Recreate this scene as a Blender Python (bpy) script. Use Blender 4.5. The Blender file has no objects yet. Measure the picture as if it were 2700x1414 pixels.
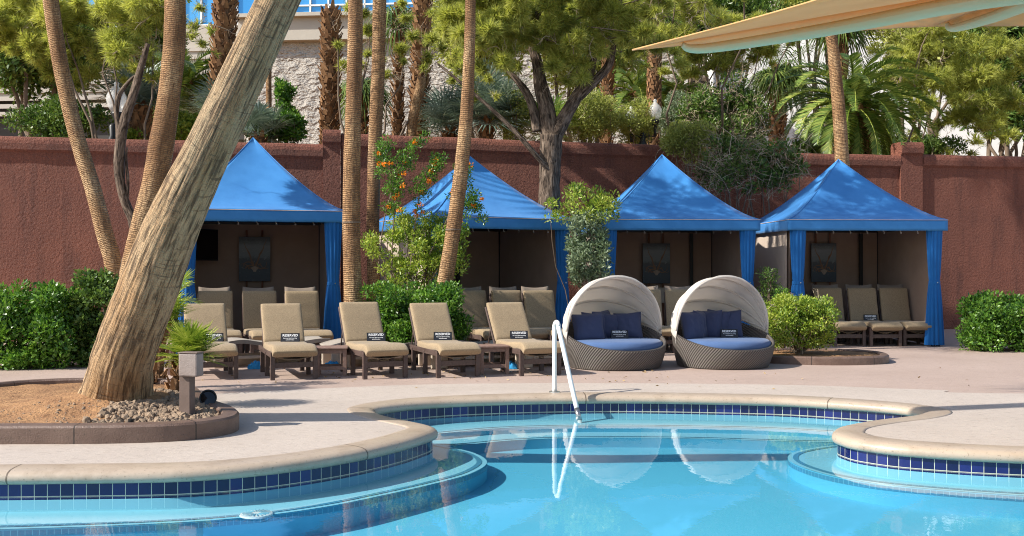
import bpy, math, random
import numpy as np
from mathutils import Vector, Matrix, noise as mnoise
from mathutils.geometry import tessellate_polygon

# ------------------------------------------------------------------ scene, camera, light
S = bpy.context.scene
COL = S.collection
F, CX, CY, CAMZ = 2600.0, 1288.0, 674.5, 1.56      # focal length / centre in units of a 2576 px wide picture
R = math.radians
cam_d = bpy.data.cameras.new('camera'); cam = bpy.data.objects.new('camera', cam_d); COL.objects.link(cam)
cam_d.sensor_width = 36.0; cam_d.lens = 36.0*F/2576.0
cam_d.clip_end = 2000; cam_d.clip_start = 0.05
cam.location = (0, 0, CAMZ); cam.rotation_euler = (R(90), 0, 0)
S.camera = cam

SUN_EL = 38.0
SUN_H = Vector((0.94, 0.342, 0)).normalized()        # horizontal direction the light travels
w = bpy.data.worlds.new("World"); S.world = w; w.use_nodes = True
nt = w.node_tree; nt.nodes.clear()
sky = nt.nodes.new('ShaderNodeTexSky'); sky.sky_type = 'NISHITA'; sky.sun_disc = False
sky.sun_elevation = R(SUN_EL); sky.sun_rotation = math.atan2(-SUN_H.x, -SUN_H.y) % (2*math.pi)
sky.air_density = 1.0; sky.dust_density = 1.2
bg = nt.nodes.new('ShaderNodeBackground'); bg.inputs[1].default_value = 0.135
wo = nt.nodes.new('ShaderNodeOutputWorld')
nt.links.new(sky.outputs[0], bg.inputs[0]); nt.links.new(bg.outputs[0], wo.inputs[0])
sl = bpy.data.lights.new('sun', 'SUN'); sl.energy = 5.0; sl.angle = R(0.55); sl.color = (1.0, 0.95, 0.86)
so = bpy.data.objects.new('sun', sl); COL.objects.link(so)
ldir = Vector((SUN_H.x*math.cos(R(SUN_EL)), SUN_H.y*math.cos(R(SUN_EL)), -math.sin(R(SUN_EL))))
so.rotation_euler = ldir.to_track_quat('-Z', 'Y').to_euler(); so.location = (-20, -10, 20)
S.view_settings.view_transform = 'Standard'; S.view_settings.look = 'None'
S.view_settings.exposure = 0.55; S.view_settings.gamma = 1.0
S.render.engine = 'CYCLES'
S.cycles.max_bounces = 8; S.cycles.transparent_max_bounces = 12; S.cycles.diffuse_bounces = 3
S.cycles.glossy_bounces = 3; S.cycles.use_denoising = True; S.cycles.denoising_prefilter = 'NONE'; S.cycles.filter_width = 1.05; S.cycles.adaptive_threshold = .004
S.cycles.caustics_reflective = False; S.cycles.caustics_refractive = False

rng = np.random.default_rng(7); random.seed(7)

# ------------------------------------------------------------------ helpers
def P(x, y, Y):           # picture point at distance Y
    return Vector(((x-CX)/F*Y, Y, CAMZ-(y-CY)/F*Y))
def G(x, y, z=0.0):       # picture point on the level z
    Y = F*(CAMZ-z)/(y-CY)
    return Vector(((x-CX)/F*Y, Y, z))
def PX(x, Y): return (x-CX)/F*Y

def tag(o, label=None, cat=None, group=None, kind=None):
    if label: o['label'] = label
    if cat: o['category'] = cat
    if group: o['group'] = group
    if kind: o['kind'] = kind
    return o
def empty(name, loc, rz=0, label=None, cat=None, group=None):
    o = bpy.data.objects.new(name, None); COL.objects.link(o)
    o.location = loc; o.rotation_euler = (0, 0, rz); o.empty_display_size = .1
    return tag(o, label, cat, group)
def dup(root, loc=None, rz=None, label=None, group=None, parent=None):
    r = root.copy(); COL.objects.link(r)
    if parent is not None: r.parent = parent
    if loc is not None: r.location = loc
    if rz is not None: r.rotation_euler = (0, 0, rz)
    if label: r['label'] = label
    if group: r['group'] = group
    for ch in list(root.children): dup(ch, parent=r)
    return r

class MB:
    """collects vertices / faces / uv, then makes ONE mesh object"""
    def __init__(s): s.v = []; s.f = []; s.uv = []; s.n = 0; s.has_uv = False
    def add(s, v, f, uv=None):
        v = np.asarray(v, dtype=np.float32).reshape(-1, 3)
        s.v.append(v)
        for a in f: s.f.append(np.asarray(a)+s.n)
        s.n += len(v)
        if uv is not None: s.has_uv = True; s.uv.append(np.asarray(uv, dtype=np.float32).reshape(-1, 2))
        else: s.uv.append(np.zeros((len(v), 2), np.float32))
        return s
    def box(s, c, d, rot=None, taper=None):
        x, y, z = d[0]/2, d[1]/2, d[2]/2
        v = np.array([(-x,-y,-z),(x,-y,-z),(x,y,-z),(-x,y,-z),(-x,-y,z),(x,-y,z),(x,y,z),(-x,y,z)], float)
        if rot is not None: v = v @ np.array(rot.to_3x3()).T
        v = v+np.array(c)
        return s.add(v, [[0,3,2,1],[4,5,6,7],[0,1,5,4],[1,2,6,5],[2,3,7,6],[3,0,4,7]])
    def tube(s, pts, rad, seg=10, cap=True, prof=None, vo=0.0):
        pts = np.array([tuple(p) for p in pts], float); n = len(pts)
        rad = np.full(n, rad, float) if np.isscalar(rad) else np.asarray(rad, float)
        T = np.gradient(pts, axis=0); T /= np.linalg.norm(T, axis=1)[:, None]+1e-9
        up = np.array([0, 0, 1.0]) if abs(T[0][2]) < .8 else np.array([0, 1.0, 0])
        A = np.cross(up, T[0]); A /= np.linalg.norm(A)
        L = np.concatenate([[0], np.cumsum(np.linalg.norm(np.diff(pts, axis=0), axis=1))])
        th = np.linspace(0, 2*math.pi, seg+1)
        V = np.zeros((n, seg+1, 3)); UV = np.zeros((n, seg+1, 2))
        rm = float(rad.mean())
        for i in range(n):
            A = A-T[i]*np.dot(A, T[i]); A /= np.linalg.norm(A); B = np.cross(T[i], A)
            r = rad[i]*(prof(th, L[i]) if prof is not None else 1.0)
            V[i] = pts[i]+(np.cos(th)*r)[:, None]*A+(np.sin(th)*r)[:, None]*B
            UV[i, :, 0] = th*rm; UV[i, :, 1] = L[i]+vo
        idx = np.arange(n*(seg+1)).reshape(n, seg+1)
        q = np.stack([idx[:-1,:-1], idx[:-1,1:], idx[1:,1:], idx[1:,:-1]], -1).reshape(-1, 4)
        fs = list(q)
        if cap: fs += [idx[0, :-1][::-1], idx[-1, :-1]]
        return s.add(V.reshape(-1, 3), fs, UV.reshape(-1, 2))
    def lathe(s, prof, c=(0,0,0), seg=24):
        th = np.linspace(0, 2*math.pi, seg, endpoint=False); n = len(prof)
        V = np.array([[(c[0]+r*math.cos(t), c[1]+r*math.sin(t), c[2]+z) for t in th] for r, z in prof])
        idx = np.arange(n*seg).reshape(n, seg); j = np.roll(idx, -1, axis=1)
        q = np.stack([idx[:-1], j[:-1], j[1:], idx[1:]], -1).reshape(-1, 4)
        return s.add(V.reshape(-1, 3), list(q)+[idx[0][::-1], idx[-1]])
    def grid(s, V, uv=None, closed=False):
        V = np.asarray(V, float); n, m = V.shape[:2]
        idx = np.arange(n*m).reshape(n, m)
        if closed: idx = np.concatenate([idx, idx[:, :1]], 1)
        q = np.stack([idx[:-1,:-1], idx[:-1,1:], idx[1:,1:], idx[1:,:-1]], -1).reshape(-1, 4)
        return s.add(V.reshape(-1, 3), list(q), uv)
    def poly(s, outline, z, holes=()):
        loops = [[Vector((p[0], p[1], 0)) for p in outline]]+[[Vector((p[0], p[1], 0)) for p in h] for h in holes]
        tris = tessellate_polygon(loops)
        v = [(p.x, p.y, z) for l in loops for p in l]
        f = []
        for t in tris:
            a, b, c = (np.array(v[k][:2]) for k in t)
            cr = (b[0]-a[0])*(c[1]-a[1])-(b[1]-a[1])*(c[0]-a[0])
            if abs(cr) < 1e-12: continue
            f.append(list(t) if cr > 0 else list(t)[::-1])
        return s.add(v, f)
    def prism(s, outline, z0, z1):
        """closed vertical prism"""
        s.poly(outline, z1); n = len(outline)
        v = [(p[0], p[1], z0) for p in outline]+[(p[0], p[1], z1) for p in outline]
        return s.add(v, [[i, (i+1) % n, n+(i+1) % n, n+i] for i in range(n)])
    def build(s, name, mat, parent=None, smooth=False, angle=None, loc=None, rot=None, bevel=None, solid=None, sub=None):
        v = np.concatenate(s.v).astype(np.float32) if s.v else np.zeros((0, 3), np.float32)
        me = bpy.data.meshes.new(name)
        me.vertices.add(len(v)); me.vertices.foreach_set('co', v.ravel())
        if len(s.f):
            tot = np.array([len(a) for a in s.f], np.int32); li = np.concatenate(s.f).astype(np.int32)
            me.loops.add(len(li)); me.loops.foreach_set('vertex_index', li)
            me.polygons.add(len(tot))
            st = np.concatenate([[0], np.cumsum(tot)[:-1]]).astype(np.int32)
            me.polygons.foreach_set('loop_start', st); me.polygons.foreach_set('loop_total', tot)
            me.polygons.foreach_set('use_smooth', np.full(len(tot), bool(smooth)))
        me.update(calc_edges=True); me.validate()
        if s.has_uv:
            uvl = me.uv_layers.new(name='UVMap'); u = np.concatenate(s.uv)
            l2 = np.zeros(len(me.loops), np.int32); me.loops.foreach_get('vertex_index', l2)
            uvl.data.foreach_set('uv', u[l2].ravel())
        return link(name, me, mat, parent, loc, rot, bevel, solid, sub)
def link(name, me, mat, parent=None, loc=None, rot=None, bevel=None, solid=None, sub=None):
    o = bpy.data.objects.new(name, me); COL.objects.link(o)
    for m in (mat if isinstance(mat, (list, tuple)) else [mat]):
        if m: me.materials.append(m)
    if parent is not None: o.parent = parent
    if loc is not None: o.location = loc
    if rot is not None: o.rotation_euler = rot
    if solid: m = o.modifiers.new('t', 'SOLIDIFY'); m.thickness = solid; m.offset = 0
    if bevel: m = o.modifiers.new('b', 'BEVEL'); m.width = bevel; m.segments = 2; m.limit_method = 'ANGLE'; m.harden_normals = False
    if sub: m = o.modifiers.new('s', 'SUBSURF'); m.levels = sub; m.render_levels = sub
    return o
def fast(name, V, k, mat, parent=None):
    """many separate k-gons: V is (N,k,3)"""
    V = np.asarray(V, np.float32); N = len(V)
    me = bpy.data.meshes.new(name)
    me.vertices.add(N*k); me.vertices.foreach_set('co', V.ravel())
    me.loops.add(N*k); me.loops.foreach_set('vertex_index', np.arange(N*k, dtype=np.int32))
    me.polygons.add(N); me.polygons.foreach_set('loop_start', np.arange(N, dtype=np.int32)*k)
    me.polygons.foreach_set('loop_total', np.full(N, k, np.int32))
    me.update(calc_edges=True)
    return link(name, me, mat, parent)
def crom(pts, n=8, closed=False):
    p = [np.array(q, float) for q in pts]; out = []; N = len(p)
    for i in range(N if closed else N-1):
        if closed: a, b, c, d = p[i-1], p[i], p[(i+1) % N], p[(i+2) % N]
        else: a, b, c, d = p[max(i-1, 0)], p[i], p[i+1], p[min(i+2, N-1)]
        for k in range(n):
            t = k/n
            out.append(.5*((2*b)+(-a+c)*t+(2*a-5*b+4*c-d)*t*t+(-a+3*b-3*c+d)*t**3))
    if not closed: out.append(p[-1])
    return np.array(out)
def offset2(pts, d, closed=True):
    p = np.asarray(pts, float)
    t = np.roll(p, -1, 0)-np.roll(p, 1, 0) if closed else np.gradient(p, axis=0)
    t /= np.linalg.norm(t, axis=1)[:, None]+1e-9
    return p+np.stack([-t[:, 1], t[:, 0]], 1)*d      # left of the direction of travel
def unit(v): return v/(np.linalg.norm(v, axis=-1, keepdims=True)+1e-9)
def rdir(n): return unit(rng.normal(size=(n, 3)))

# ------------------------------------------------------------------ materials
MATS = {}
def _m(name):
    m = bpy.data.materials.new(name); m.use_nodes = True; t = m.node_tree; b = t.nodes['Principled BSDF']
    MATS[name] = m; return m, t, b
def lk(t, a, b): t.links.new(a, b)
def coord(t, kind='Object', scale=(1,1,1), rot=(0,0,0)):
    c = t.nodes.new('ShaderNodeTexCoord'); mp = t.nodes.new('ShaderNodeMapping')
    mp.inputs['Scale'].default_value = scale; mp.inputs['Rotation'].default_value = rot
    lk(t, c.outputs[kind], mp.inputs[0]); return mp.outputs[0]
def noise(t, vec, scale, detail=4, rough=.55, dist=0):
    n = t.nodes.new('ShaderNodeTexNoise'); n.inputs['Scale'].default_value = scale; n.inputs['Detail'].default_value = detail
    n.inputs['Roughness'].default_value = rough; n.inputs['Distortion'].default_value = dist
    lk(t, vec, n.inputs['Vector']); return n.outputs['Fac']
def ramp(t, fac, stops):
    r = t.nodes.new('ShaderNodeValToRGB'); e = r.color_ramp.elements
    while len(e) > 1: e.remove(e[-1])
    e[0].position = stops[0][0]; e[0].color = tuple(stops[0][1])+((1,) if len(stops[0][1]) == 3 else ())
    for p, c in stops[1:]:
        k = e.new(p); k.color = tuple(c)+((1,) if len(c) == 3 else ())
    lk(t, fac, r.inputs[0]); return r.outputs[0]
def mixc(t, fac, a, b, mode='MIX'):
    n = t.nodes.new('ShaderNodeMix'); n.data_type = 'RGBA'; n.blend_type = mode
    for sock, v in ((n.inputs[0], fac), (n.inputs[6], a), (n.inputs[7], b)):
        if hasattr(v, 'links'): lk(t, v, sock)
        elif isinstance(v, (int, float)): sock.default_value = v
        else: sock.default_value = tuple(v)+((1,) if len(v) == 3 else ())
    return n.outputs[2]
def math2(t, op, a, b=None, c=None):
    n = t.nodes.new('ShaderNodeMath'); n.operation = op
    for i, v in enumerate((a, b, c)):
        if v is None: continue
        if hasattr(v, 'links'): lk(t, v, n.inputs[i])
        else: n.inputs[i].default_value = v
    return n.outputs[0]
def bump(t, b, h, strength=.3, dist=.01, prev=None):
    n = t.nodes.new('ShaderNodeBump'); n.inputs['Strength'].default_value = strength; n.inputs['Distance'].default_value = dist
    lk(t, h, n.inputs['Height'])
    if prev is not None: lk(t, prev, n.inputs['Normal'])
    lk(t, n.outputs[0], b.inputs['Normal']); return n.outputs[0]
def simple(name, c1, c2=None, scale=3, rough=.6, bs=.2, bscale=40, bd=.004, metal=0, spec=.4, stretch=(1,1,1), kind='Object'):
    m, t, b = _m(name); c2 = c2 or tuple(x*.75 for x in c1)
    v = coord(t, kind, stretch)
    n = noise(t, v, scale, 5, .6); lk(t, ramp(t, n, [(.3, c1), (.7, c2)]), b.inputs['Base Color'])
    b.inputs['Roughness'].default_value = rough; b.inputs['Metallic'].default_value = metal; b.inputs['Specular IOR Level'].default_value = spec
    if bs: bump(t, b, noise(t, v, bscale, 3, .6), bs, bd)
    return m

def fabric(name, c1, c2, weave=350, rough=.85, trans=0, wr=.25, pat=None):
    m, t, b = _m(name); v = coord(t)
    n = noise(t, v, 2.2, 4, .6); col = ramp(t, n, [(.3, c1), (.7, c2)])
    if pat:
        p = noise(t, v, pat, 2, .7, 2.5); col = mixc(t, ramp(t, p, [(.5, (0,0,0)), (.56, (1,1,1)), (.6, (0,0,0))]), col, tuple(min(1, x*1.45) for x in c1))
        q = noise(t, v, pat*2.3, 2, .7); col = mixc(t, ramp(t, q, [(.45, (0,0,0)), (.7, (.55,.55,.55))]), col, tuple(x*.6 for x in c2))
    lk(t, col, b.inputs['Base Color']); b.inputs['Roughness'].default_value = rough
    b.inputs['Sheen Weight'].default_value = .15; b.inputs['Specular IOR Level'].default_value = .25
    n1 = bump(t, b, noise(t, v, 5, 3, .5), wr, .03); bump(t, b, noise(t, v, weave, 1), .25, .001, n1)
    if trans:
        tr = t.nodes.new('ShaderNodeBsdfTranslucent'); lk(t, col, tr.inputs[0]); mx = t.nodes.new('ShaderNodeMixShader'); mx.inputs[0].default_value = trans
        o = [x for x in t.nodes if x.type == 'OUTPUT_MATERIAL'][0]
        lk(t, b.outputs[0], mx.inputs[1]); lk(t, tr.outputs[0], mx.inputs[2]); lk(t, mx.outputs[0], o.inputs[0])
    return m
def leafmat(name, cols, trans=.35, rough=.5, spec=.35, big=1.2):
    m, t, b = _m(name)
    g = t.nodes.new('ShaderNodeNewGeometry')
    k = len(cols); st = [(.02+.96*i/(k-1), c) for i, c in enumerate(cols)]
    v = coord(t); f = math2(t, 'ADD', math2(t, 'MULTIPLY', g.outputs['Random Per Island'], .6), math2(t, 'MULTIPLY_ADD', noise(t, v, big, 3, .6), 1.3, -.42))
    col = ramp(t, f, st); lk(t, col, b.inputs['Base Color']); b.inputs['Roughness'].default_value = rough; b.inputs['Specular IOR Level'].default_value = spec
    tr = t.nodes.new('ShaderNodeBsdfTranslucent'); lk(t, mixc(t, .5, col, (1.0, 1.0, .35), 'MULTIPLY'), tr.inputs[0])
    mx = t.nodes.new('ShaderNodeMixShader'); mx.inputs[0].default_value = trans
    o = [x for x in t.nodes if x.type == 'OUTPUT_MATERIAL'][0]
    lk(t, b.outputs[0], mx.inputs[1]); lk(t, tr.outputs[0], mx.inputs[2]); lk(t, mx.outputs[0], o.inputs[0]); return m

def deckmat(name, c1, c2, dark):
    m, t, b = _m(name); v = coord(t)
    n = noise(t, v, .7, 6, .6); col = ramp(t, n, [(.3, c1), (.7, c2)])
    vs = coord(t, 'Object', (2.2, 5.5, 1), (0, 0, .25))
    s = noise(t, vs, 2.6, 9, .72, .6); msk = ramp(t, s, [(.47, (0,0,0)), (.60, (1,1,1))])
    sp = noise(t, vs, 5.5, 7, .8); msk2 = ramp(t, sp, [(.50, (0,0,0)), (.62, (.8,.8,.8))])
    col = mixc(t, mixc(t, 1.0, msk, msk2, 'MULTIPLY'), col, dark)
    col = mixc(t, ramp(t, noise(t, v, 60, 3, .7), [(.35, (.25,)*3), (.6, (0,0,0))]), col, tuple(x*.72 for x in c2))
    lk(t, col, b.inputs['Base Color']); b.inputs['Roughness'].default_value = .62; b.inputs['Specular IOR Level'].default_value = .35
    vo = t.nodes.new('ShaderNodeTexVoronoi'); vo.feature = 'DISTANCE_TO_EDGE'; vo.inputs['Scale'].default_value = .9
    nn = t.nodes.new('ShaderNodeVectorMath'); nn.operation = 'ADD'; lk(t, v, nn.inputs[0])
    nz = t.nodes.new('ShaderNodeTexNoise'); nz.inputs['Scale'].default_value = 2.5; nz.inputs['Detail'].default_value = 5; lk(t, v, nz.inputs['Vector']); lk(t, nz.outputs['Color'], nn.inputs[1]); lk(t, nn.outputs[0], vo.inputs['Vector'])
    h = math2(t, 'MULTIPLY', math2(t, 'MINIMUM', vo.outputs['Distance'], .02), 18)
    n1 = bump(t, b, h, .35, .006); bump(t, b, s, .55, .018, n1)
    return m
M = MATS
deckmat('deck_pink', (.47,.36,.305), (.40,.30,.25), (.24,.17,.14))
deckmat('deck_pale', (.53,.455,.395), (.46,.39,.335), (.24,.195,.16))
simple('coping', (.455,.365,.28), (.395,.31,.235), 2.5, .38, .5, 14, .006, spec=.5)
simple('curb', (.11,.065,.048), (.19,.125,.095), 3, .5, .9, 70, .006, spec=.5)
simple('soil', (.40,.22,.10), (.22,.11,.05), 5, .95, 1.0, 30, .03)
simple('rock', (.33,.235,.155), (.17,.125,.09), 6, .9, .5, 60, .004)
simple('charcoal_metal', (.012,.012,.013), (.02,.02,.02), 4, .4, .1)
simple('black_glass', (.004,.004,.005), (.006,.006,.007), 4, .08, 0, spec=.6)
simple('brown_frame', (.062,.038,.031), (.11,.075,.064), 6, .5, .45, 45, .003, spec=.4, stretch=(5,1,5))
simple('brown_table', (.19,.115,.088), (.27,.175,.14), 6, .55, .35, 45, .003, stretch=(5,1,5))
simple('copper', (.26,.115,.06), (.18,.08,.045), 5, .4, .1, metal=.3)
simple('white_paint', (.82,.81,.78), (.74,.73,.70), 5, .28, .06, 60)
simple('steel', (.62,.61,.58), (.42,.41,.39), 9, .25, .1, metal=.9)
simple('beige_plastic', (.55,.47,.38), (.48,.40,.32), 3, .55, .15)
simple('stonebox', (.20,.155,.135), (.32,.265,.24), 4, .6, .9, 90, .004)
simple('post_brown', (.11,.075,.06), (.17,.12,.10), 4, .55, .5, 60, .004)
fabric('khaki', (.325,.24,.145), (.265,.195,.118), pat=42, wr=.2)
fabric('sling', (.26,.205,.16), (.20,.155,.12))
fabric('taupe_sling', (.36,.31,.26), (.30,.26,.215))
fabric('navy', (.036,.046,.098), (.048,.06,.12), wr=.5)
fabric('mid_blue', (.07,.128,.27), (.055,.105,.23), wr=.4)
fabric('awning_blue', (.034,.205,.53), (.055,.265,.63), rough=.6, trans=.10, wr=.07)
fabric('curtain_blue', (.010,.15,.46), (.008,.12,.38), rough=.7, trans=.12, wr=.2)
fabric('canopy_cream', (.82,.77,.71), (.76,.71,.65), rough=.8, trans=.42, wr=.55)
fabric('panel_brown', (.38,.265,.20), (.32,.22,.165), rough=.9, trans=0)
fabric('panel_tan', (.52,.42,.345), (.46,.37,.30), rough=.9)
fabric('sail', (.80,.50,.225), (.74,.44,.19), rough=.75, trans=.38, wr=.15)
simple('mint_paint', (.64,.55,.33), (.68,.58,.37), 1.5, .75, .05)
simple('towel', (.03,.25,.55), (.04,.32,.62), 20, .95, .8, 120, .006)
simple('seam', (.72,.55,.45), (.6,.45,.4), 9, .8, 0)
simple('sign_black', (.014,.015,.019), (.02,.022,.028), 4, .45, .05)
simple('lettering', (.85,.85,.85), (.8,.8,.8), 3, .5, 0)
simple('cream_box', (.56,.47,.36), (.5,.42,.32), 3, .6, .1)

def wallmat():
    m, t, b = _m('red_stucco'); v = coord(t)
    col = ramp(t, noise(t, v, .9, 5, .6), [(.3, (.245,.078,.047)), (.7, (.17,.052,.034))])
    col = mixc(t, ramp(t, noise(t, v, 34, 4, .7), [(.4, (.0,)*3), (.7, (.5,)*3)]), col, (.40,.17,.105))
    stn = noise(t, coord(t, 'Object', (2.2, 2.2, .35)), 1.4, 5, .65); col = mixc(t, ramp(t, stn, [(.50, (0,)*3), (.68, (.6,)*3)]), col, (.10,.035,.025))
    lk(t, col, b.inputs['Base Color']); b.inputs['Roughness'].default_value = .85
    n1 = bump(t, b, noise(t, v, 5, 4, .6), .5, .05); bump(t, b, noise(t, v, 17, 5, .7), 1.0, .10, n1)
wallmat()
def tanwall():
    m, t, b = _m('tan_rockwall'); v = coord(t)
    col = ramp(t, noise(t, v, .25, 5, .6), [(.3, (.47,.43,.38)), (.7, (.42,.385,.34))])
    lk(t, col, b.inputs['Base Color']); b.inputs['Roughness'].default_value = .9
    vs = coord(t, 'Object', (1, 1, 2.2)); n1 = bump(t, b, noise(t, coord(t, 'Object', (1, 1, 1.9)), 2.1, 4, .55, .1), 1.0, .42)
    bump(t, b, noise(t, vs, 6, 4, .6), .35, .12, n1)
tanwall()
simple('smooth_concrete', (.50,.46,.39), (.44,.40,.34), .6, .8, .3, 6, .02)
simple('white_wall', (.80,.79,.76), (.74,.73,.70), .3, .7, .1, 3)
simple('pale_concrete', (.52,.48,.42), (.46,.42,.37), .3, .8, .1, 3)
simple('dark_opening', (.03,.028,.025), (.05,.045,.04), .3, .6, 0)
simple('red_panel', (.35,.05,.045), (.3,.04,.04), 1, .6, 0)
def joints(name, period, wd, dark):
    m = M[name]; t = m.node_tree; b = t.nodes['Principled BSDF']; src = b.inputs['Base Color'].links[0].from_socket
    tc = t.nodes.new('ShaderNodeTexCoord'); sp = t.nodes.new('ShaderNodeSeparateXYZ'); lk(t, tc.outputs['UV'], sp.inputs[0])
    j = math2(t, 'LESS_THAN', math2(t, 'FRACT', math2(t, 'DIVIDE', math2(t, 'ADD', sp.outputs[0], .37), period)), wd/period)
    v = coord(t); stn = noise(t, v, 3.2, 6, .7); col = mixc(t, ramp(t, stn, [(.52, (0,)*3), (.66, (.45,)*3)]), src, tuple(x*2.2 for x in dark))
    fl = noise(t, v, 45, 3, .7); col = mixc(t, ramp(t, fl, [(.60, (0,)*3), (.68, (.6,)*3)]), col, dark)
    lk(t, mixc(t, j, col, dark), b.inputs['Base Color'])
joints('coping', 2.9, .014, (.13,.095,.065)); joints('curb', 1.05, .012, (.03,.02,.015))
def glassmat():
    m, t, b = _m('blue_glass'); v = coord(t)
    lk(t, ramp(t, noise(t, v, .2, 3), [(.35, (.06,.30,.62)), (.65, (.12,.42,.72))]), b.inputs['Base Color'])
    b.inputs['Roughness'].default_value = .12; b.inputs['Metallic'].default_value = .35
glassmat()

def barkmat(name, kind):
    m, t, b = _m(name); tc = t.nodes.new('ShaderNodeTexCoord')
    def mp(sc):
        k = t.nodes.new('ShaderNodeMapping'); k.inputs['Scale'].default_value = sc; lk(t, tc.outputs['UV'], k.inputs[0]); return k.outputs[0]
    if kind == 'lean':
        f = noise(t, mp((30, 2.4, 1)), 1.0, 7, .62, .3); r = noise(t, mp((3.5, 24, 1)), 1.0, 5, .65, .8); bg_ = noise(t, mp((2.6, .45, 1)), 1.0, 3, .6)
        col = ramp(t, bg_, [(.30, (.38,.21,.095)), (.42, (.48,.305,.16)), (.58, (.56,.395,.235)), (.72, (.39,.30,.185))])
        st = noise(t, mp((3.6, .12, 1)), 1.0, 3, .6); col = mixc(t, ramp(t, st, [(.50, (0,0,0)), (.64, (.72,.72,.72))]), col, (.13,.07,.035))
        col = mixc(t, ramp(t, f, [(.40, (.85,.85,.85)), (.52, (0,0,0))]), col, (.085,.052,.03)); col = mixc(t, ramp(t, r, [(.34, (.7,)*3), (.42, (0,)*3)]), col, (.09,.06,.04))
        fine = noise(t, mp((60, 7, 1)), 1.0, 4, .7); col = mixc(t, ramp(t, fine, [(.38, (.5,.5,.5)), (.5, (0,0,0))]), col, (.20,.145,.10))
        h = math2(t, 'ADD', math2(t, 'MULTIPLY', f, 1.0), math2(t, 'MULTIPLY', r, .35)); n1 = bump(t, b, h, 1.0, .075); bump(t, b, fine, .8, .012, n1)
    elif kind == 'ring':
        w_ = t.nodes.new('ShaderNodeTexWave'); w_.wave_type = 'BANDS'; w_.bands_direction = 'Y'; w_.inputs['Scale'].default_value = 9.5
        w_.inputs['Distortion'].default_value = 5.5; w_.inputs['Detail'].default_value = 3; w_.inputs['Detail Scale'].default_value = 1.6; lk(t, mp((1, 1, 1)), w_.inputs[0])
        f = noise(t, mp((38, 5, 1)), 1.0, 5, .7); g = noise(t, mp((2, .7, 1)), 1.0, 4, .6); ck = noise(t, mp((9, 30, 1)), 1.0, 4, .75)
        col = ramp(t, g, [(.34, (.19,.095,.042)), (.5, (.41,.24,.115)), (.66, (.62,.43,.24))])
        col = mixc(t, ramp(t, w_.outputs['Fac'], [(.05, (.8,.8,.8)), (.4, (0,0,0))]), col, (.12,.065,.035))
        col = mixc(t, ramp(t, f, [(.38, (.85,.85,.85)), (.52, (0,0,0))]), col, (.12,.065,.035))
        col = mixc(t, ramp(t, ck, [(.38, (.7,.7,.7)), (.46, (0,0,0))]), col, (.10,.06,.035))
        n1 = bump(t, b, w_.outputs['Fac'], .6, .02); bump(t, b, math2(t, 'ADD', f, ck), .8, .014, n1)
    elif kind == 'dark':
        f = noise(t, mp((22, 4.5, 1)), 1.0, 6, .68, .6); col = ramp(t, f, [(.38, (.025,.017,.012)), (.5, (.12,.085,.062)), (.66, (.27,.205,.155))])
        bump(t, b, f, 1.0, .05)
    elif kind == 'fibre':
        f = noise(t, mp((18, 6, 1)), 1.0, 6, .7); col = ramp(t, f, [(.35, (.05,.028,.015)), (.55, (.22,.12,.06)), (.7, (.36,.22,.12))]); bump(t, b, f, 1.0, .04)
    lk(t, col, b.inputs['Base Color']); b.inputs['Roughness'].default_value = .85; b.inputs['Specular IOR Level'].default_value = .25
for a, k in (('bark_leaning', 'lean'), ('bark_ringed', 'ring'), ('bark_pine', 'dark'), ('bark_fibre', 'fibre')): barkmat(a, k)
leafmat('boots', [(.07,.032,.015), (.20,.10,.045), (.36,.20,.10), (.16,.075,.035)], .05, .75, .2, 3)
leafmat('pine_green', [(.16,.19,.055), (.35,.39,.09), (.54,.56,.13), (.68,.67,.22)], .55, .55, .3, .9)
leafmat('hedge_green', [(.022,.07,.012), (.06,.16,.02), (.14,.29,.035), (.25,.40,.06)], .35, .35, .5, 3)
leafmat('lime_green', [(.06,.14,.02), (.19,.31,.04), (.36,.45,.06), (.55,.58,.13)], .4, .4, .45, 2)
leafmat('shrub_dark', [(.025,.06,.012), (.065,.13,.025), (.14,.23,.045), (.25,.33,.08)], .3, .4, .45, 2)
leafmat('shrub_yellow', [(.13,.16,.045), (.27,.31,.08), (.42,.45,.11), (.55,.55,.18)], .4, .5, .35, .8)
leafmat('grey_green', [(.06,.10,.05), (.14,.20,.11), (.24,.31,.19), (.35,.42,.28)], .3, .45, .4, 2)
leafmat('date_frond', [(.05,.10,.022), (.12,.21,.04), (.25,.34,.07), (.48,.50,.13)], .3, .35, .5, .9)
leafmat('fan_frond', [(.03,.06,.015), (.07,.13,.03), (.16,.23,.05), (.30,.34,.09)], .3, .4, .45, 1.5)
leafmat('blue_frond', [(.05,.085,.06), (.12,.18,.14), (.25,.32,.27), (.42,.48,.42)], .2, .4, .45, 1.5)
leafmat('young_frond', [(.07,.13,.02), (.17,.26,.03), (.34,.42,.06), (.55,.58,.14)], .35, .35, .5, 5)
leafmat('dry_twig', [(.16,.11,.07), (.28,.21,.14), (.42,.34,.25), (.50,.42,.33)], .05, .8, .2, 2)
leafmat('orange_bloom', [(.85,.16,.01), (.90,.26,.015), (.92,.36,.03), (.80,.12,.02)], .35, .5, .3, 6)
leafmat('dead_frond', [(.13,.08,.04), (.27,.18,.09), (.40,.29,.16), (.5,.38,.22)], .15, .7, .2, 2)
simple('cone', (.05,.03,.018), (.09,.055,.03), 20, .8, .5)
simple('twig_brown', (.13,.09,.06), (.20,.15,.11), 8, .9, .3)

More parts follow.
